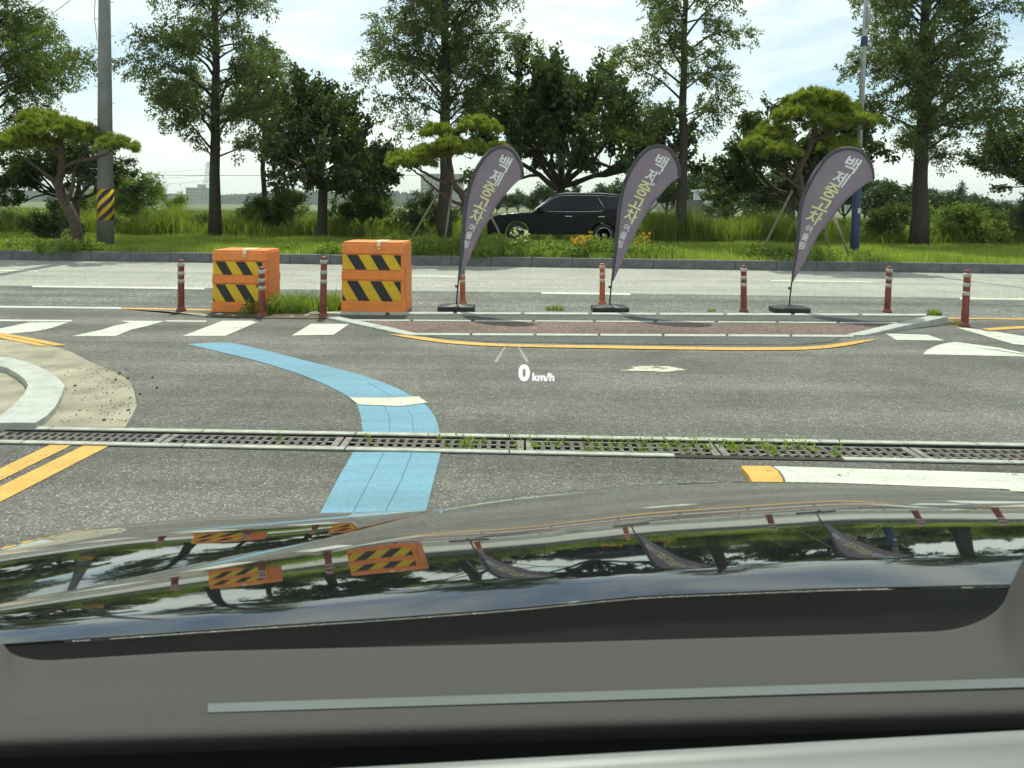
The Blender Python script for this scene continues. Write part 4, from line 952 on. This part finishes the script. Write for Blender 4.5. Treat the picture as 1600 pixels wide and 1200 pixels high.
def lamp_pole():
    b = at(1335, 380, 19.0); t = thing('lamp_pole', 'tall pale metal pole with a blue base, camera and round sign', 'pole', b)
    ly = lambda px, py: loc_of(px, py, 19.0, b)
    x1 = ly(1338, 190)
    MB().lathe([(.115, -.05), (.112, 1.2), (.105, 1.9)], 18).build('base_sleeve', 'blue_metal', t, True, .01)
    z = lambda py, px=1345: loc_of(px, py, 19.0, b)[2]
    MB().box(-.012, .05, -.13, -.10, 1.22, 1.36).build('notice_plate', 'petal_white', t)
    MB().lathe([(.075, 1.88), (.062, 6.0), (.05, 9.2)], 16).build('shaft', 'grey_metal', t, True)
    MB().lathe([(.085, z(72)), (.088, z(64)), (.088, z(62)), (.08, z(57))], 14).build('pole_clamp', 'blue_metal', t, True, .004)
    s = MB().lathe([(.30, -.012), (.30, .012)], 26, (0, 0, 0), 'y').build('round_sign', 'grey_metal', t, True, .004); s.location = (.0, -.09, z(28)); s.rotation_euler = (0, 0, R(78))
    a = MB().tube([(0, 0, z(97)), (-.14, -.05, z(96)), (-.20, -.06, z(97))], .012, 6).build('camera_arm', 'grey_metal', t)
    MB().lathe([(.01, .06), (.06, .045), (.085, 0), (.07, -.05), (.03, -.075)], 14, (-.2, -.06, z(95) - .03)).build('dome_camera', 'black_rubber', t, True)
    t.rotation_euler = (0, R(1.2), 0)
lamp_pole()

# ------------------------------------------------------------------ dark SUV
def wheel(parent, loc, r=.38, wd=.24, side=-1):
    wn = bpy.data.objects.new('wheel', None); COL.objects.link(wn); wn.parent = parent; wn.location = loc
    MB().lathe([(r * .66, -wd / 2), (r * .93, -wd / 2), (r, -wd * .36), (r, wd * .36), (r * .93, wd / 2), (r * .66, wd / 2)], 32, (0, 0, 0), 'y').build('tyre', 'tyre', wn, True)
    m = MB(); y = side * (wd * .5 + .012)
    m.lathe([(r * .69, y - side * .0), (r * .69, y - side * .02), (r * .62, y - side * .02), (r * .62, y)], 32, (0, 0, 0), 'y'); m.lathe([(r * .16, y + side * .004), (r * .14, y - side * .05)], 16, (0, 0, 0), 'y')
    for k in range(5):
        for dv in (-.16, .16):
            a = 2 * math.pi * k / 5 + dv * .6; b = a + dv * .5; n = (math.cos(a + 1.57), math.sin(a + 1.57)); hw = .022
            p0 = (r * .1 * math.cos(a), r * .1 * math.sin(a)); p1 = (r * .65 * math.cos(b), r * .65 * math.sin(b))
            vs_ = [(p[0] + s * hw * n[0], yy, p[1] + s * hw * n[1]) for yy in (y, y - side * .03) for p in (p0, p1) for s in (-1, 1)]
            m.add(vs_, [(0, 1, 3, 2), (4, 6, 7, 5), (0, 2, 6, 4), (1, 5, 7, 3), (0, 4, 5, 1), (2, 3, 7, 6)])
    m.build('rim', 'alloy', wn)
    return wn
def suv(label, loc, rz):
    t = thing('parked_suv', label, 'car', loc, rz)
    hw = .97
    # side profile (x: nose at -, tail at +), z up
    def arch(cx, r, n=9): return [(cx + r * math.cos(math.pi * k / (n - 1)), .36 + r * math.sin(math.pi * k / (n - 1))) for k in range(n)][::-1]
    low = [(-2.46, .34)] + arch(-1.46, .43) + arch(1.43, .43) + [(2.44, .40), (2.50, .62), (2.47, .98), (2.42, 1.10)]
    topl = [(1.5, 1.12), (.2, 1.10), (-.80, 1.085), (-1.1, 1.08), (-1.6, 1.06), (-2.1, 1.00), (-2.38, .90), (-2.49, .68)]
    poly = low + topl
    mb = MB(); n = len(poly)
    def sec(y, s, dz): return [(p[0] * s, y, p[1] + (dz if p[1] > .8 else 0)) for p in poly]
    rings = [sec(-hw + .06, .985, -.03), sec(-hw, .995, -.05)[:], sec(-hw, .995, -.05), sec(hw, .995, -.05), sec(hw - .06, .985, -.03)]
    rings = [sec(-hw, .992, -.045), sec(-hw + .05, 1.0, 0), sec(hw - .05, 1.0, 0), sec(hw, .992, -.045)]
    vs_ = [p for r_ in rings for p in r_]
    fs_ = [(i * n + k, i * n + (k + 1) % n, (i + 1) * n + (k + 1) % n, (i + 1) * n + k) for i in range(3) for k in range(n)]
    fs_ += [tuple(range(n))[::-1], tuple(3 * n + k for k in range(n))]
    mb.add(vs_, fs_); body = mb.build('body', 'suv_paint', t, bevel=.02)
    # greenhouse
    gp = [(-.98, 1.075), (-.30, 1.58), (-.05, 1.66), (.5, 1.71), (1.3, 1.70), (1.9, 1.66), (2.18, 1.60), (2.40, 1.10)]
    mb = MB(); n = len(gp)
    yw = lambda z, hw2: hw2 - (z - 1.08) * .32
    a = [(p[0], -yw(p[1], hw - .02), p[1]) for p in gp]; b = [(p[0], yw(p[1], hw - .02), p[1]) for p in gp]
    a2 = [(p[0], -yw(p[1], hw - .02) + (.10 if 0 < i < n - 1 else .0), p[1] + (.035 if 0 < i < n - 1 else 0)) for i, p in enumerate(gp)]; b2 = [(p[0], -q[1], q[2]) for p, q in zip(gp, a2)]
    mb.add(a + a2 + b2 + b, [(j * n + i, j * n + i + 1, (j + 1) * n + i + 1, (j + 1) * n + i) for j in range(3) for i in range(n - 1)] + [tuple(range(n))[::-1], tuple(3 * n + i for i in range(n))])
    mb.build('cabin', 'suv_paint', t, bevel=.012)
    for s in (-1, 1):
        def pane(pts, name='window', mat='dark_glass', off=.006):
            q = [(x, s * (yw(z, hw - .02) + off), z) for x, z in pts]; q2 = [(x, s * (yw(z, hw - .02) - .012), z) for x, z in pts]; m = len(q)
            return MB().add(q + q2, [tuple(range(m)), tuple(range(m, 2 * m))[::-1]] + [(i, (i + 1) % m, m + (i + 1) % m, m + i) for i in range(m)]).build(name, mat, t)
        pane([(-.78, 1.13), (.34, 1.14), (.34, 1.62), (-.02, 1.61), (-.22, 1.55)])
        pane([(.38, 1.14), (1.30, 1.16), (1.38, 1.20), (1.16, 1.635), (.38, 1.625)])
        pane([(1.52, 1.22), (2.26, 1.22), (2.10, 1.57), (1.95, 1.60), (1.26, 1.63)])
        for pl, r_ in (([(-.86, 1.115), (.35, 1.122), (1.30, 1.14), (1.42, 1.19)], .010), ([(1.22, 1.65), (1.48, 1.20)], .014), ([(-.92, 1.10), (-.24, 1.60), (0, 1.655), (.5, 1.68), (1.3, 1.675), (1.95, 1.64)], .010)):
            MB().tube([(x, s * (yw(z, hw - .02) + .006), z) for x, z in pl], r_, 6).build('window_trim', 'chrome', t, True)
        MB().tube([(-.15, s * (yw(1.66, hw) - .10), 1.70), (.2, s * (yw(1.7, hw) - .10), 1.755), (1.4, s * (yw(1.7, hw) - .10), 1.755), (2.0, s * (yw(1.66, hw) - .10), 1.71)], .022, 8).build('roof_rail', 'chrome', t, True)
        for x in (.12, 1.22): MB().box(x, x + .24, s * (hw - .004) if s > 0 else -hw - .03, hw + .03 if s > 0 else -hw + .004, .955, .985).build('door_handle', 'chrome', t, bevel=.008)
        MB().box(-.82, -.60, min(s * (hw - .03), s * (hw + .19)), max(s * (hw - .03), s * (hw + .19)), 1.10, 1.25).build('mirror', 'suv_paint', t, bevel=.04)
        for x in (-1.46, 1.43): wheel(t, (x, s * (hw - .11), .36), .37, .23, s)
        MB().box(-2.47, -2.25, min(s * .55, s * .94), max(s * .55, s * .94), .80, .90).build('headlight', 'head_lens', t, bevel=.03)
        MB().box(2.38, 2.485, min(s * .70, s * .93), max(s * .70, s * .93), .72, 1.04).build('tail_light', 'tail_lens', t, bevel=.02)
        for x in (-.88, .36, 1.40): MB().box(x - .004, x + .004, min(s * (hw - .01), s * (hw + .002)), max(s * (hw - .01), s * (hw + .002)), .45, 1.02).build('door_gap', 'black_rubber', t)
    ws = [(-.93, 1.10), (-.36, 1.535)]
    MB().add([(ws[0][0] - .02, -.80, ws[0][1] + .012), (ws[0][0] - .02, .80, ws[0][1] + .012), (ws[1][0] - .02, .72, ws[1][1] + .012), (ws[1][0] - .02, -.72, ws[1][1] + .012)], [(0, 1, 2, 3)]).build('windscreen', 'dark_glass', t)
    return t
cx = (P(755, 340, 23.9)[0] + P(1000, 340, 23.9)[0]) / 2
suv('dark SUV parked side-on behind the flowers, seen between two flags', (cx - .02, 24.75, ZV + .012), 0)

# ------------------------------------------------------------------ distance: hills, buildings, pylons, wires
def ridge(name, d, prof, label, mat='hill', seed=0, thick=120):
    rg = np.random.default_rng(seed); px = np.arange(prof[0][0], prof[-1][0] + .1, 1.5); h = np.interp(px, [p[0] for p in prof], [p[1] for p in prof])
    k = np.convolve(rg.normal(0, 1, len(px) + 40), np.ones(7) / 7, 'same')[20:-20]; h = np.maximum(.5, h + 1.1 * k + rg.normal(0, .5, len(px)))
    rows = []
    for j, f in enumerate((0, .25, .5, .75, 1.0)):
        prof_j = [0, .62, 1, .7, 0][j]; rows.append([(P(x, 320, d + thick * f)[0], d + thick * f, -.3 + hh * d / FPX * prof_j * (1 + .06 * rg.normal())) for x, hh in zip(px, h)])
    o = MB().grid(rows).build(name, mat); return struct(o)
ridge('hill', 800, [(-500, 14), (-100, 20), (0, 23), (60, 19), (120, 25), (200, 22), (260, 15), (300, 15), (380, 17), (450, 23), (600, 25), (700, 22), (800, 18), (1000, 14), (1300, 16), (1600, 14), (2100, 16)], '', seed=1)
ridge('far_hill', 2200, [(-600, 12), (200, 10), (600, 22), (900, 14), (1300, 20), (1560, 22), (1600, 23), (1700, 25), (2300, 12)], '', seed=2, thick=400)
def building(px0, px1, pyt, d, label, tower=None, nx=6, nz=5):
    a, b = P(px0, 320, d), P(px1, 320, d); H = P((px0 + px1) / 2, pyt, d)[2] + .25; W = b[0] - a[0]
    t = thing('apartment_building', label, 'building', ((a[0] + b[0]) / 2, d, -.25))
    MB().box(-W / 2, W / 2, 0, 14, 0, H).build('wall', 'far_wall', t)
    rf = MB().box(-W / 2 - .3, W / 2 + .3, -.3, 14.3, H, H + .6).build('roof', 'far_wall', t)
    if tower:
        q0, q1, pt = tower; x0, x1 = P(q0, 320, d)[0] - t.location.x, P(q1, 320, d)[0] - t.location.x
        MB().box(x0, x1, 2, 9, H + .6, P(q0, pt, d)[2] + .25).build('stair_tower', 'far_wall', rf)
    mw = MB().box(-W / nx * .32, W / nx * .32, -.12, .1, -H / nz * .24, H / nz * .24).mesh('window', 'far_window')
    for i in range(nx):
        for k in range(1, nz):
            o = obj('window', mw, t); o.location = (-W / 2 + (i + .5) * W / nx, 0, (k + .5) * H / nz)
    return t
building(290, 318, 294, 760, 'pale apartment block behind the lattice pylon at left', (307, 316, 288), 5, 5)
building(262, 270, 303, 790, 'small pale tower block left of the lattice pylon', None, 2, 4)
building(144, 158, 290, 760, 'pale block peeking out left of the utility pole', None, 3, 5)
building(657, 722, 273, 420, 'large grey apartment block behind the middle pine trunk', None, 9, 8)
def shed():
    d = 55; a, b = P(1070, 320, d), P(1132, 320, d); W = b[0] - a[0]
    t = thing('shed', 'small white flat-roofed shed across the field', 'shed', ((a[0] + b[0]) / 2, d, -.25))
    MB().box(-.0, W / 2, 0, 3.5, 0, 3.1).build('wall', 'shed_wall', t)
    MB().box(-W / 2, -.002, .4, 3.2, 0, 2.4).build('side_wing', 'roof_grey', t)
    MB().box(-.15, W / 2 + .15, -.15, 3.65, 3.1, 3.25).build('roof', 'shed_wall', t)
    MB().box(.25, .7, -.04, .02, 1.0, 2.2).build('window', 'far_window', t)
    MB().box(1.0, 1.25, -.04, .02, .9, 2.3).build('window', 'far_window', t)
shed()
def pylon(px, pyt, d, label):
    b = P(px, 320, d); H = P(px, pyt, d)[2] + .25; t = thing('lattice_pylon', label, 'pylon', (b[0], d, -.25)); m = MB(); w = lambda z: 2.2 * (1 - z / H) + .45
    lv = np.linspace(0, H, 13); r_ = .09 * d / 400
    for sx in (-1, 1):
        for sy in (-1, 1): m.tube([(sx * w(0), sy * w(0), 0), (sx * w(H), sy * w(H), H)], r_, 4)
    for i in range(12):
        z0, z1 = lv[i], lv[i + 1]
        for s in (-1, 1):
            m.tube([(-w(z0), s * w(z0), z0), (w(z1), s * w(z1), z1)], r_ * .6, 3); m.tube([(w(z0), s * w(z0), z0), (-w(z1), s * w(z1), z1)], r_ * .6, 3)
            m.tube([(s * w(z0), -w(z0), z0), (s * w(z1), w(z1), z1)], r_ * .6, 3)
    m.build('lattice', 'steel', t)
    for f in (.58, .75, .92):
        for s in (-1, 1): MB().tube([(0, 0, f * H - .4), (s * 5, 0, f * H), (0, 0, f * H + .5)], r_ * .8, 4).build('cross_arm', 'steel', t)
    return t
pylon(325, 253, 380, 'lattice power pylon behind the slim redwood at left')
pylon(134, 272, 620, 'distant lattice power pylon left of the utility pole')
def wire(a, b, Ya, Yb, r_, label, sag=.2):
    A, B_ = np.array(P(*a, Ya)), np.array(P(*b, Yb)); pts = []
    for i in range(15):
        u = i / 14; pts.append(A + (B_ - A) * u - np.array([0, 0, 4 * sag * u * (1 - u)]))
    o = MB().tube(pts, r_, 4).build('overhead_wire', 'wire'); return tag(o, label, 'wire', 'overhead wires')
wire((-300, 262), (1000, 268), 60, 60, .02, 'lone overhead wire crossing low behind the tree row', .5)
wire((140, -60), (-200, 190), 26, 40, .012, 'upper overhead wire in the top left sky', .3)
wire((170, -45), (-200, 205), 26, 40, .012, 'lower overhead wire in the top left sky', .3)
for i, (ya, yb) in enumerate(((262, 288), (272, 293), (281, 300))): wire((325, ya + 2), (-250, yb + 2), 380, 600, .06, ['topmost thin power line running left from the pylon', 'middle thin power line running left from the pylon', 'lowest thin power line running left from the pylon'][i], 3)

# ------------------------------------------------------------------ the car we look out of
car = thing('car', 'black car seen from inside, glossy bonnet and grey dashboard in the foreground', 'car', (0, 0, 0))
def vdeg(y): return math.degrees(math.atan((y - PCY) / FPX)) + math.degrees(PITCH)
cpx = [-200, 0, 200, 400, 600, 800, 1000, 1300, 1600, 1800]
LB = {'rear': [1030, 1005, 992, 978, 965, 950, 930, 918, 912, 912], 30: [1012, 990, 976, 960, 941, 915, 903, 883, 878, 878], 9: [995, 975, 958, 942, 925, 908, 897, 877, 872, 872],
      0: [980, 961, 936, 914, 892, 872, 851, 836, 832, 832], -8.5: [962, 945, 905, 863, 828, 822, 800, 780, 785, 787]}
endp = [-200, 0, 150, 300, 400, 500, 600, 675, 720, 800, 1000, 1150, 1300, 1600, 1800]; endy = [978, 943, 915, 882, 861, 842, 816, 796, 787, 775, 758, 752, 754, 765, 772]
ap = [-200, 0, 100, 200, 300, 450, 600, 675]
A_crest = [878, 842, 831, 819, 810, 804, 798, 795.5]; A_8 = [896, 859, 847, 833, 824, 815, 806, 796.5]; A_0 = [925, 886, 870, 856, 849, 840, 820, 797]
A_top = [18, 18, 18, 18, 17, 10, -4, -9]
cols = np.arange(-200, 1801, 8.0)
def sm(xs_, ys_, n=9):
    y = np.interp(cols, xs_, ys_); k = np.ones(n) / n
    for _ in range(2): y = np.convolve(np.pad(y, n // 2, mode='reflect', reflect_type='odd'), k, 'valid')
    return y
B_ = {k: sm(cpx, v) for k, v in LB.items()}; END = sm(endp, endy, 7)
AC, A8, A0, AT = sm(ap, A_crest), sm(ap, A_8), sm(ap, A_0), sm(ap, A_top)
def march(px, ys, es, Y, smooth=1):
    """walk forward over the bonnet so that at image height y the paint mirrors elevation e"""
    pts = []
    e = np.array(es, float)
    vs_ = np.array([vdeg(y) for y in ys]); sg = np.minimum((vs_ - e) / 2, vs_ - 1.6)
    for i in range(len(ys)):
        if i:
            v = R((vs_[i] + vs_[i - 1]) / 2); s = R((sg[i] + sg[i - 1]) / 2); dv = R(vs_[i] - vs_[i - 1])
            Y = Y * math.exp((1 / math.cos(v) ** 2) * dv / (math.tan(s) - math.tan(v)))
        pts.append(P(px, ys[i], Y))
    return pts, Y, sg[-1]
def beyond(p, px, s0, n=10, L=.5):
    d = ray(px, 760); d = np.array([d[0], d[1], 0]) / d[1]; out_ = []; p = np.array(p)
    for i in range(n):
        s = R(s0 + (72 - s0) * ((i + 1) / n) ** 1.1); st = L / n; p = p + np.array([d[0] * st * math.cos(s), st * math.cos(s), -st * math.sin(s)]); out_.append(tuple(p))
    return out_
rowsB, rowsA, lip = [], [], []
NBR = 46
for ci, px in enumerate(cols):
    yr = B_['rear'][ci]; ye = END[ci]; ys = yr + (ye - yr) * np.linspace(0, 1, NBR) ** .9
    kx = [-1e4, ye, B_[-8.5][ci], B_[0][ci], B_[9][ci], B_[30][ci], yr, 1e4]
    crest = px > 675
    ke = [-20, (-15 if crest else -9.0), -8.5, 0, 7.0, 30, 33, 33]
    kx2 = [ye] + [max(k, ye + .5 * (i + 1)) for i, k in enumerate(kx[2:6])] + [yr]
    es = np.interp(ys, kx2, ke[1:7])
    k = np.ones(3) / 3; es[1:-1] = np.convolve(es, k, 'valid')
    pts, Y, s = march(px, ys, es, .95)
    lipp = [(pts[0][0], pts[0][1] - .010 - .02 * math.sin(a) , pts[0][2] - .02 * (1 - math.cos(a))) for a in np.linspace(math.pi * .62, 0.1, 7)]
    c0 = pts[0]
    lipp = [(c0[0], c0[1] - .0014 * math.sin(a), c0[2] - .0014 * (1 - math.cos(a))) for a in np.linspace(R(115), R(6), 9)]
    full = lipp + pts
    if crest: full = full + beyond(pts[-1], px, s)
    else: full = full + [pts[-1]] * 10
    rowsB.append(full)
    if px <= 690:
        yc = max(min(AC[ci], ye - .8), ye - 200); ys2 = np.linspace(ye, yc, 26)
        x2 = [yc, min(max(A8[ci], yc + .3), ye - .3), min(max(A0[ci], yc + .5), ye - .15), ye]
        es2 = np.interp(ys2, x2, [-15, -8.7, 0 if AT[ci] > 0 else -8, AT[ci]])
        es2[1:-1] = np.convolve(es2, k, 'valid')
        p2, Y2, s2 = march(px, ys2, es2, Y); rowsA.append(p2 + beyond(p2[-1], px, s2))
XL, XR = -1.06, 1.26          # flanks of the car: the panels turn down here
def flank(p):
    x, y, z = p; e = max(XL - x, x - XR, 0.0)
    if e <= 0: return p
    return ((XL - .05 * (1 - math.exp(-e * 9))) if x < XL else (XR + .05 * (1 - math.exp(-e * 9))), y, max(z - e * .8, .50))
rowsB = [[flank(p) for p in r_] for r_ in rowsB]; rowsA = [[flank(p) for p in r_] for r_ in rowsA]
MB().grid(rowsB).build('bonnet', 'car_paint', car, True)
MB().grid(rowsA).build('bonnet_side', 'car_paint', car, True)
HOODB, HOODA = rowsB, rowsA
# wings, nose, doors and tail closing the body
WF, WR = 1.22, -1.72           # axle positions
def hem(y):
    for c in (WF, WR):
        if abs(y - c) < .43: return .36 + math.sqrt(max(0, .43 ** 2 - (y - c) ** 2))
    return .28
def skirt(pts, dx, name):
    rows = [pts]
    for f in (.35, .7, 1.0): rows.append([(p[0] + dx * min(1, f * 2) * .5, p[1], p[2] + (min(hem(p[1]), p[2] - .02) - p[2]) * f) for p in pts])
    MB().grid(rows).build(name, 'car_paint', car, True)
skirt(rowsB[0][9:NBR + 9] + rowsA[0][1:], -.04, 'wing'); skirt(rowsB[-1][9:], .04, 'wing')
nose = [r_[-1] for r_ in rowsA] + [r_[-1] for c_, r_ in zip(cols, rowsB) if c_ > 690]
MB().grid([nose, [(p[0], p[1] + .05, p[2] - .12) for p in nose], [(p[0], p[1] + .04, .28) for p in nose]]).build('bumper', 'car_paint', car, True)
for xs_, sd_ in ((XL - .07, -1), (XR + .07, 1)):
    for nm, y0, y1 in (('door', .10, .93), ('door', -1.02, .09), ('rear_quarter', -2.75, -1.03)):
        ys_ = np.linspace(y0, y1, 24)
        MB().grid([[(xs_ - sd_ * .05, y, .99) for y in ys_], [(xs_, y, .84) for y in ys_], [(xs_, y, max(.55, hem(y))) for y in ys_], [(xs_ - sd_ * .01, y, hem(y)) for y in ys_]]).build(nm, 'car_paint', car, True)
    for yw in (WF, WR): wheel(car, (xs_ - sd_ * .13, yw, .36), .36, .23, sd_)
    top_x = -.80 if sd_ < 0 else 1.00
    for y0 in (-.95, -2.2): MB().tube([(xs_ - sd_ * .08, y0 - .02, .98), (top_x, y0, 1.82)], .035, 8).build('pillar', 'car_paint', car, True)
    for ya, yb, yc, yd in ((.62, -.93, -.93, .30), (-.97, -2.15, -2.15, -.97)):
        MB().add([(xs_ - sd_ * .07, ya, .99), (xs_ - sd_ * .07, yb, .99), (top_x, yc, 1.80), (top_x, yd, 1.78)], [(0, 1, 2, 3)]).build('side_window', 'windscreen', car)
MB().add([(XL - .02, -2.75, .98), (XR + .02, -2.75, .98), (XR + .02, -2.8, .3), (XL - .02, -2.8, .3)], [(0, 1, 2, 3)]).build('tailgate', 'car_paint', car)
MB().add([(XL + .05, -2.74, .98), (XR - .05, -2.74, .98), (1.0, -2.2, 1.80), (-.80, -2.2, 1.80)], [(0, 1, 2, 3)]).build('rear_window', 'dark_glass', car)
MB().box(XL, XR, -2.7, .76, .26, .30).build('floor_pan', 'cowl', car)
# cowl: dark trough behind the bonnet
def crow(ys_px, Y, pxs=np.arange(-200, 1801, 50)): return [P(px, np.interp(px, [-200, 0, 300, 800, 1300, 1800], ys_px), Y) for px in pxs]
cowl_f = [(r_[0][0], r_[0][1], r_[0][2] - .002) for r_ in rowsB[::6]]
cowl_rows = [cowl_f, [(p[0], p[1] - .03, p[2] - .05) for p in cowl_f], [(p[0], .83, .86) for p in cowl_f], [(p[0], .76, .90) for p in cowl_f]]
MB().grid(cowl_rows).build('cowl', 'cowl', car, True)
# dashboard: far edge and rounded upturned ends shaped to its windscreen reflection, ridge, rolled front
pxs = np.concatenate([np.arange(-260, 80, 12.0), np.arange(80, 1400, 40.0), np.arange(1400, 1760, 10.0)])
bot = lambda x: np.interp(x, [-260, 0, 60, 300, 800, 1300, 1480, 1800], [1042, 1036, 1033, 1018, 1006, 992, 986, 976])
def edge_y(x):
    y = bot(x)
    if x < 90: u = min(1, (90 - x) / 85); y -= (1 - math.sqrt(max(0, 1 - u * u))) * 30 + (max(0, 5 - x) * .10)
    if x > 1455: u = min(1, (x - 1455) / 120); y -= (1 - math.sqrt(max(0, 1 - u * u))) * 62 + max(0, x - 1575) * 2.0
    return y
E = np.array([edge_y(x) for x in pxs])
def drow(yf, Yf): return [P(x, yf(x, i), Yf) for i, x in enumerate(pxs)]
til = lambda x, a, b: a + (b - a) * x / 1600
rows = [[(p[0], p[1] + .01, p[2] - .05) for p in drow(lambda x, i: E[i], .78)], drow(lambda x, i: E[i], .78), drow(lambda x, i: E[i] + 6, .772)]
for u in (.25, .5, .75, 1.0): rows.append(drow(lambda x, i: (E[i] + 6) + (til(x, 1118, 1068) - E[i] - 6) * u, .772 - .10 * u))
for y_, Y_ in ((1124, .6665), (1136, .656), (1146, .647), (1154, .6415), (1162, .638), (1170, .6365), (1178, .637), (1184, .639)):
    rows.append(drow(lambda x, i: til(x, y_, y_ - 48), Y_))
MB().grid(rows).build('dashboard', 'dash', car, True)
rows = [drow(lambda x, i: til(x, 1184, 1136), .639), drow(lambda x, i: til(x, 1198, 1152), .65), drow(lambda x, i: til(x, 1260, 1260), .66)]
MB().grid(rows).build('dashboard_edge', 'dash_dark', car, True)
# pale ribbon painting the ridge highlight along the dashboard
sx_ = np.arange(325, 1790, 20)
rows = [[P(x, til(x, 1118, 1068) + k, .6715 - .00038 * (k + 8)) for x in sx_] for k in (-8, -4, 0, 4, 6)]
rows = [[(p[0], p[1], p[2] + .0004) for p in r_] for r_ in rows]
MB().grid(rows).build('ridge_highlight', 'dash_highlight', car)
rows = [[P(x, til(x, 1230, 1141) + k, .56 - .006 * j) for x in np.arange(300, 1790, 30)] for j, k in enumerate((0, 2, 8, 22, 36, 48, 60))]
MB().grid(rows).build('binnacle_trim', 'binnacle', car, True)
# windscreen: curved laminated pane, and the head-up readout on it
WB, WZ, WA = .87, .93, R(60)
wd_, wu = np.array([0, -math.cos(WA), math.sin(WA)]), np.array([0, math.sin(WA), math.cos(WA)])
def wpt(x, s, off=0.0): return tuple(np.array([x, WB, WZ]) + wd_ * s + wu * off + np.array([0, -.045 * (x - .1) ** 2, 0]))
xg = np.linspace(-.88, 1.08, 25); sg_ = np.linspace(0, 0.96, 13)
inn = [[wpt(x, s) for x in xg] for s in sg_]; outr = [[wpt(x, s, .005) for x in xg] for s in sg_]
mb = MB().grid(inn); mb.grid(outr)
mb.build('windscreen', 'windscreen', car, True)
top = [wpt(x, .96, .002) for x in xg]
MB().grid([top, [(p[0], p[1] - .25, p[2] + .06) for p in top], [(p[0], p[1] - 1.2, p[2] + .10) for p in top], [(p[0] * .96, -2.2, 1.80) for p in top]]).build('roof', 'car_paint', car, True)
for xe in (-.88, 1.08): MB().tube([wpt(xe, s, .002) for s in np.linspace(-.02, .98, 8)], .035, 10).build('windscreen_pillar', 'car_paint', car, True)
nvec = np.cross(np.array([1, 0, 0]), wd_)
def onscreen(px, py):
    d = ray(px, py); p0 = np.array([0, WB, WZ]) - wu * .003; t_ = ((p0 - CP) @ wu) / (d @ wu); return tuple(CP + d * t_)
hud = bpy.data.objects.new('head_up_display', None); COL.objects.link(hud); hud.parent = car
def hudtext(s, cx_, cy_, hpx, slant, off, name, mat):
    v, f = text_mesh(s, off); v = v - (v.max(0) + v.min(0)) / 2; v = v / np.ptp(v[:, 1]) * hpx
    MB().add([onscreen(cx_ + q[0] + slant * q[1], cy_ - q[1] + q[0] * .012) for q in v], f).build(name, mat, hud)
hudtext('0', 819, 582.5, 25.5, .0, .03, 'speed_digit', 'hud')
hudtext('km/h', 849, 589, 12.5, .05, .008, 'unit_text', 'hud')
for (a, b) in (((789.5, 541.5), (774.5, 565)), ((809.5, 540.5), (824, 565))):
    MB().add([onscreen(a[0] - .6, a[1]), onscreen(a[0] + .6, a[1]), onscreen(b[0] + 1.6, b[1]), onscreen(b[0] - 1.6, b[1])], [(0, 1, 2, 3)]).build('lane_mark', 'hud_dim', hud)

# ------------------------------------------------------------------ haze
t = NT('haze_air'); pv = t.n('ShaderNodeVolumePrincipled'); pv.inputs['Color'].default_value = (0.80, 0.88, 0.95, 1); pv.inputs['Density'].default_value = 0.00017; pv.inputs['Anisotropy'].default_value = 0.2
t.l(pv.outputs[0], t.out.inputs['Volume']); MT['haze'] = t.m
hz = MB().box(-3200, 3200, -450, 4600, -1.5, 130).build('haze', 'haze'); hz['kind'] = 'stuff'; tag(hz, 'pale summer haze over the distant field and hills', 'haze')
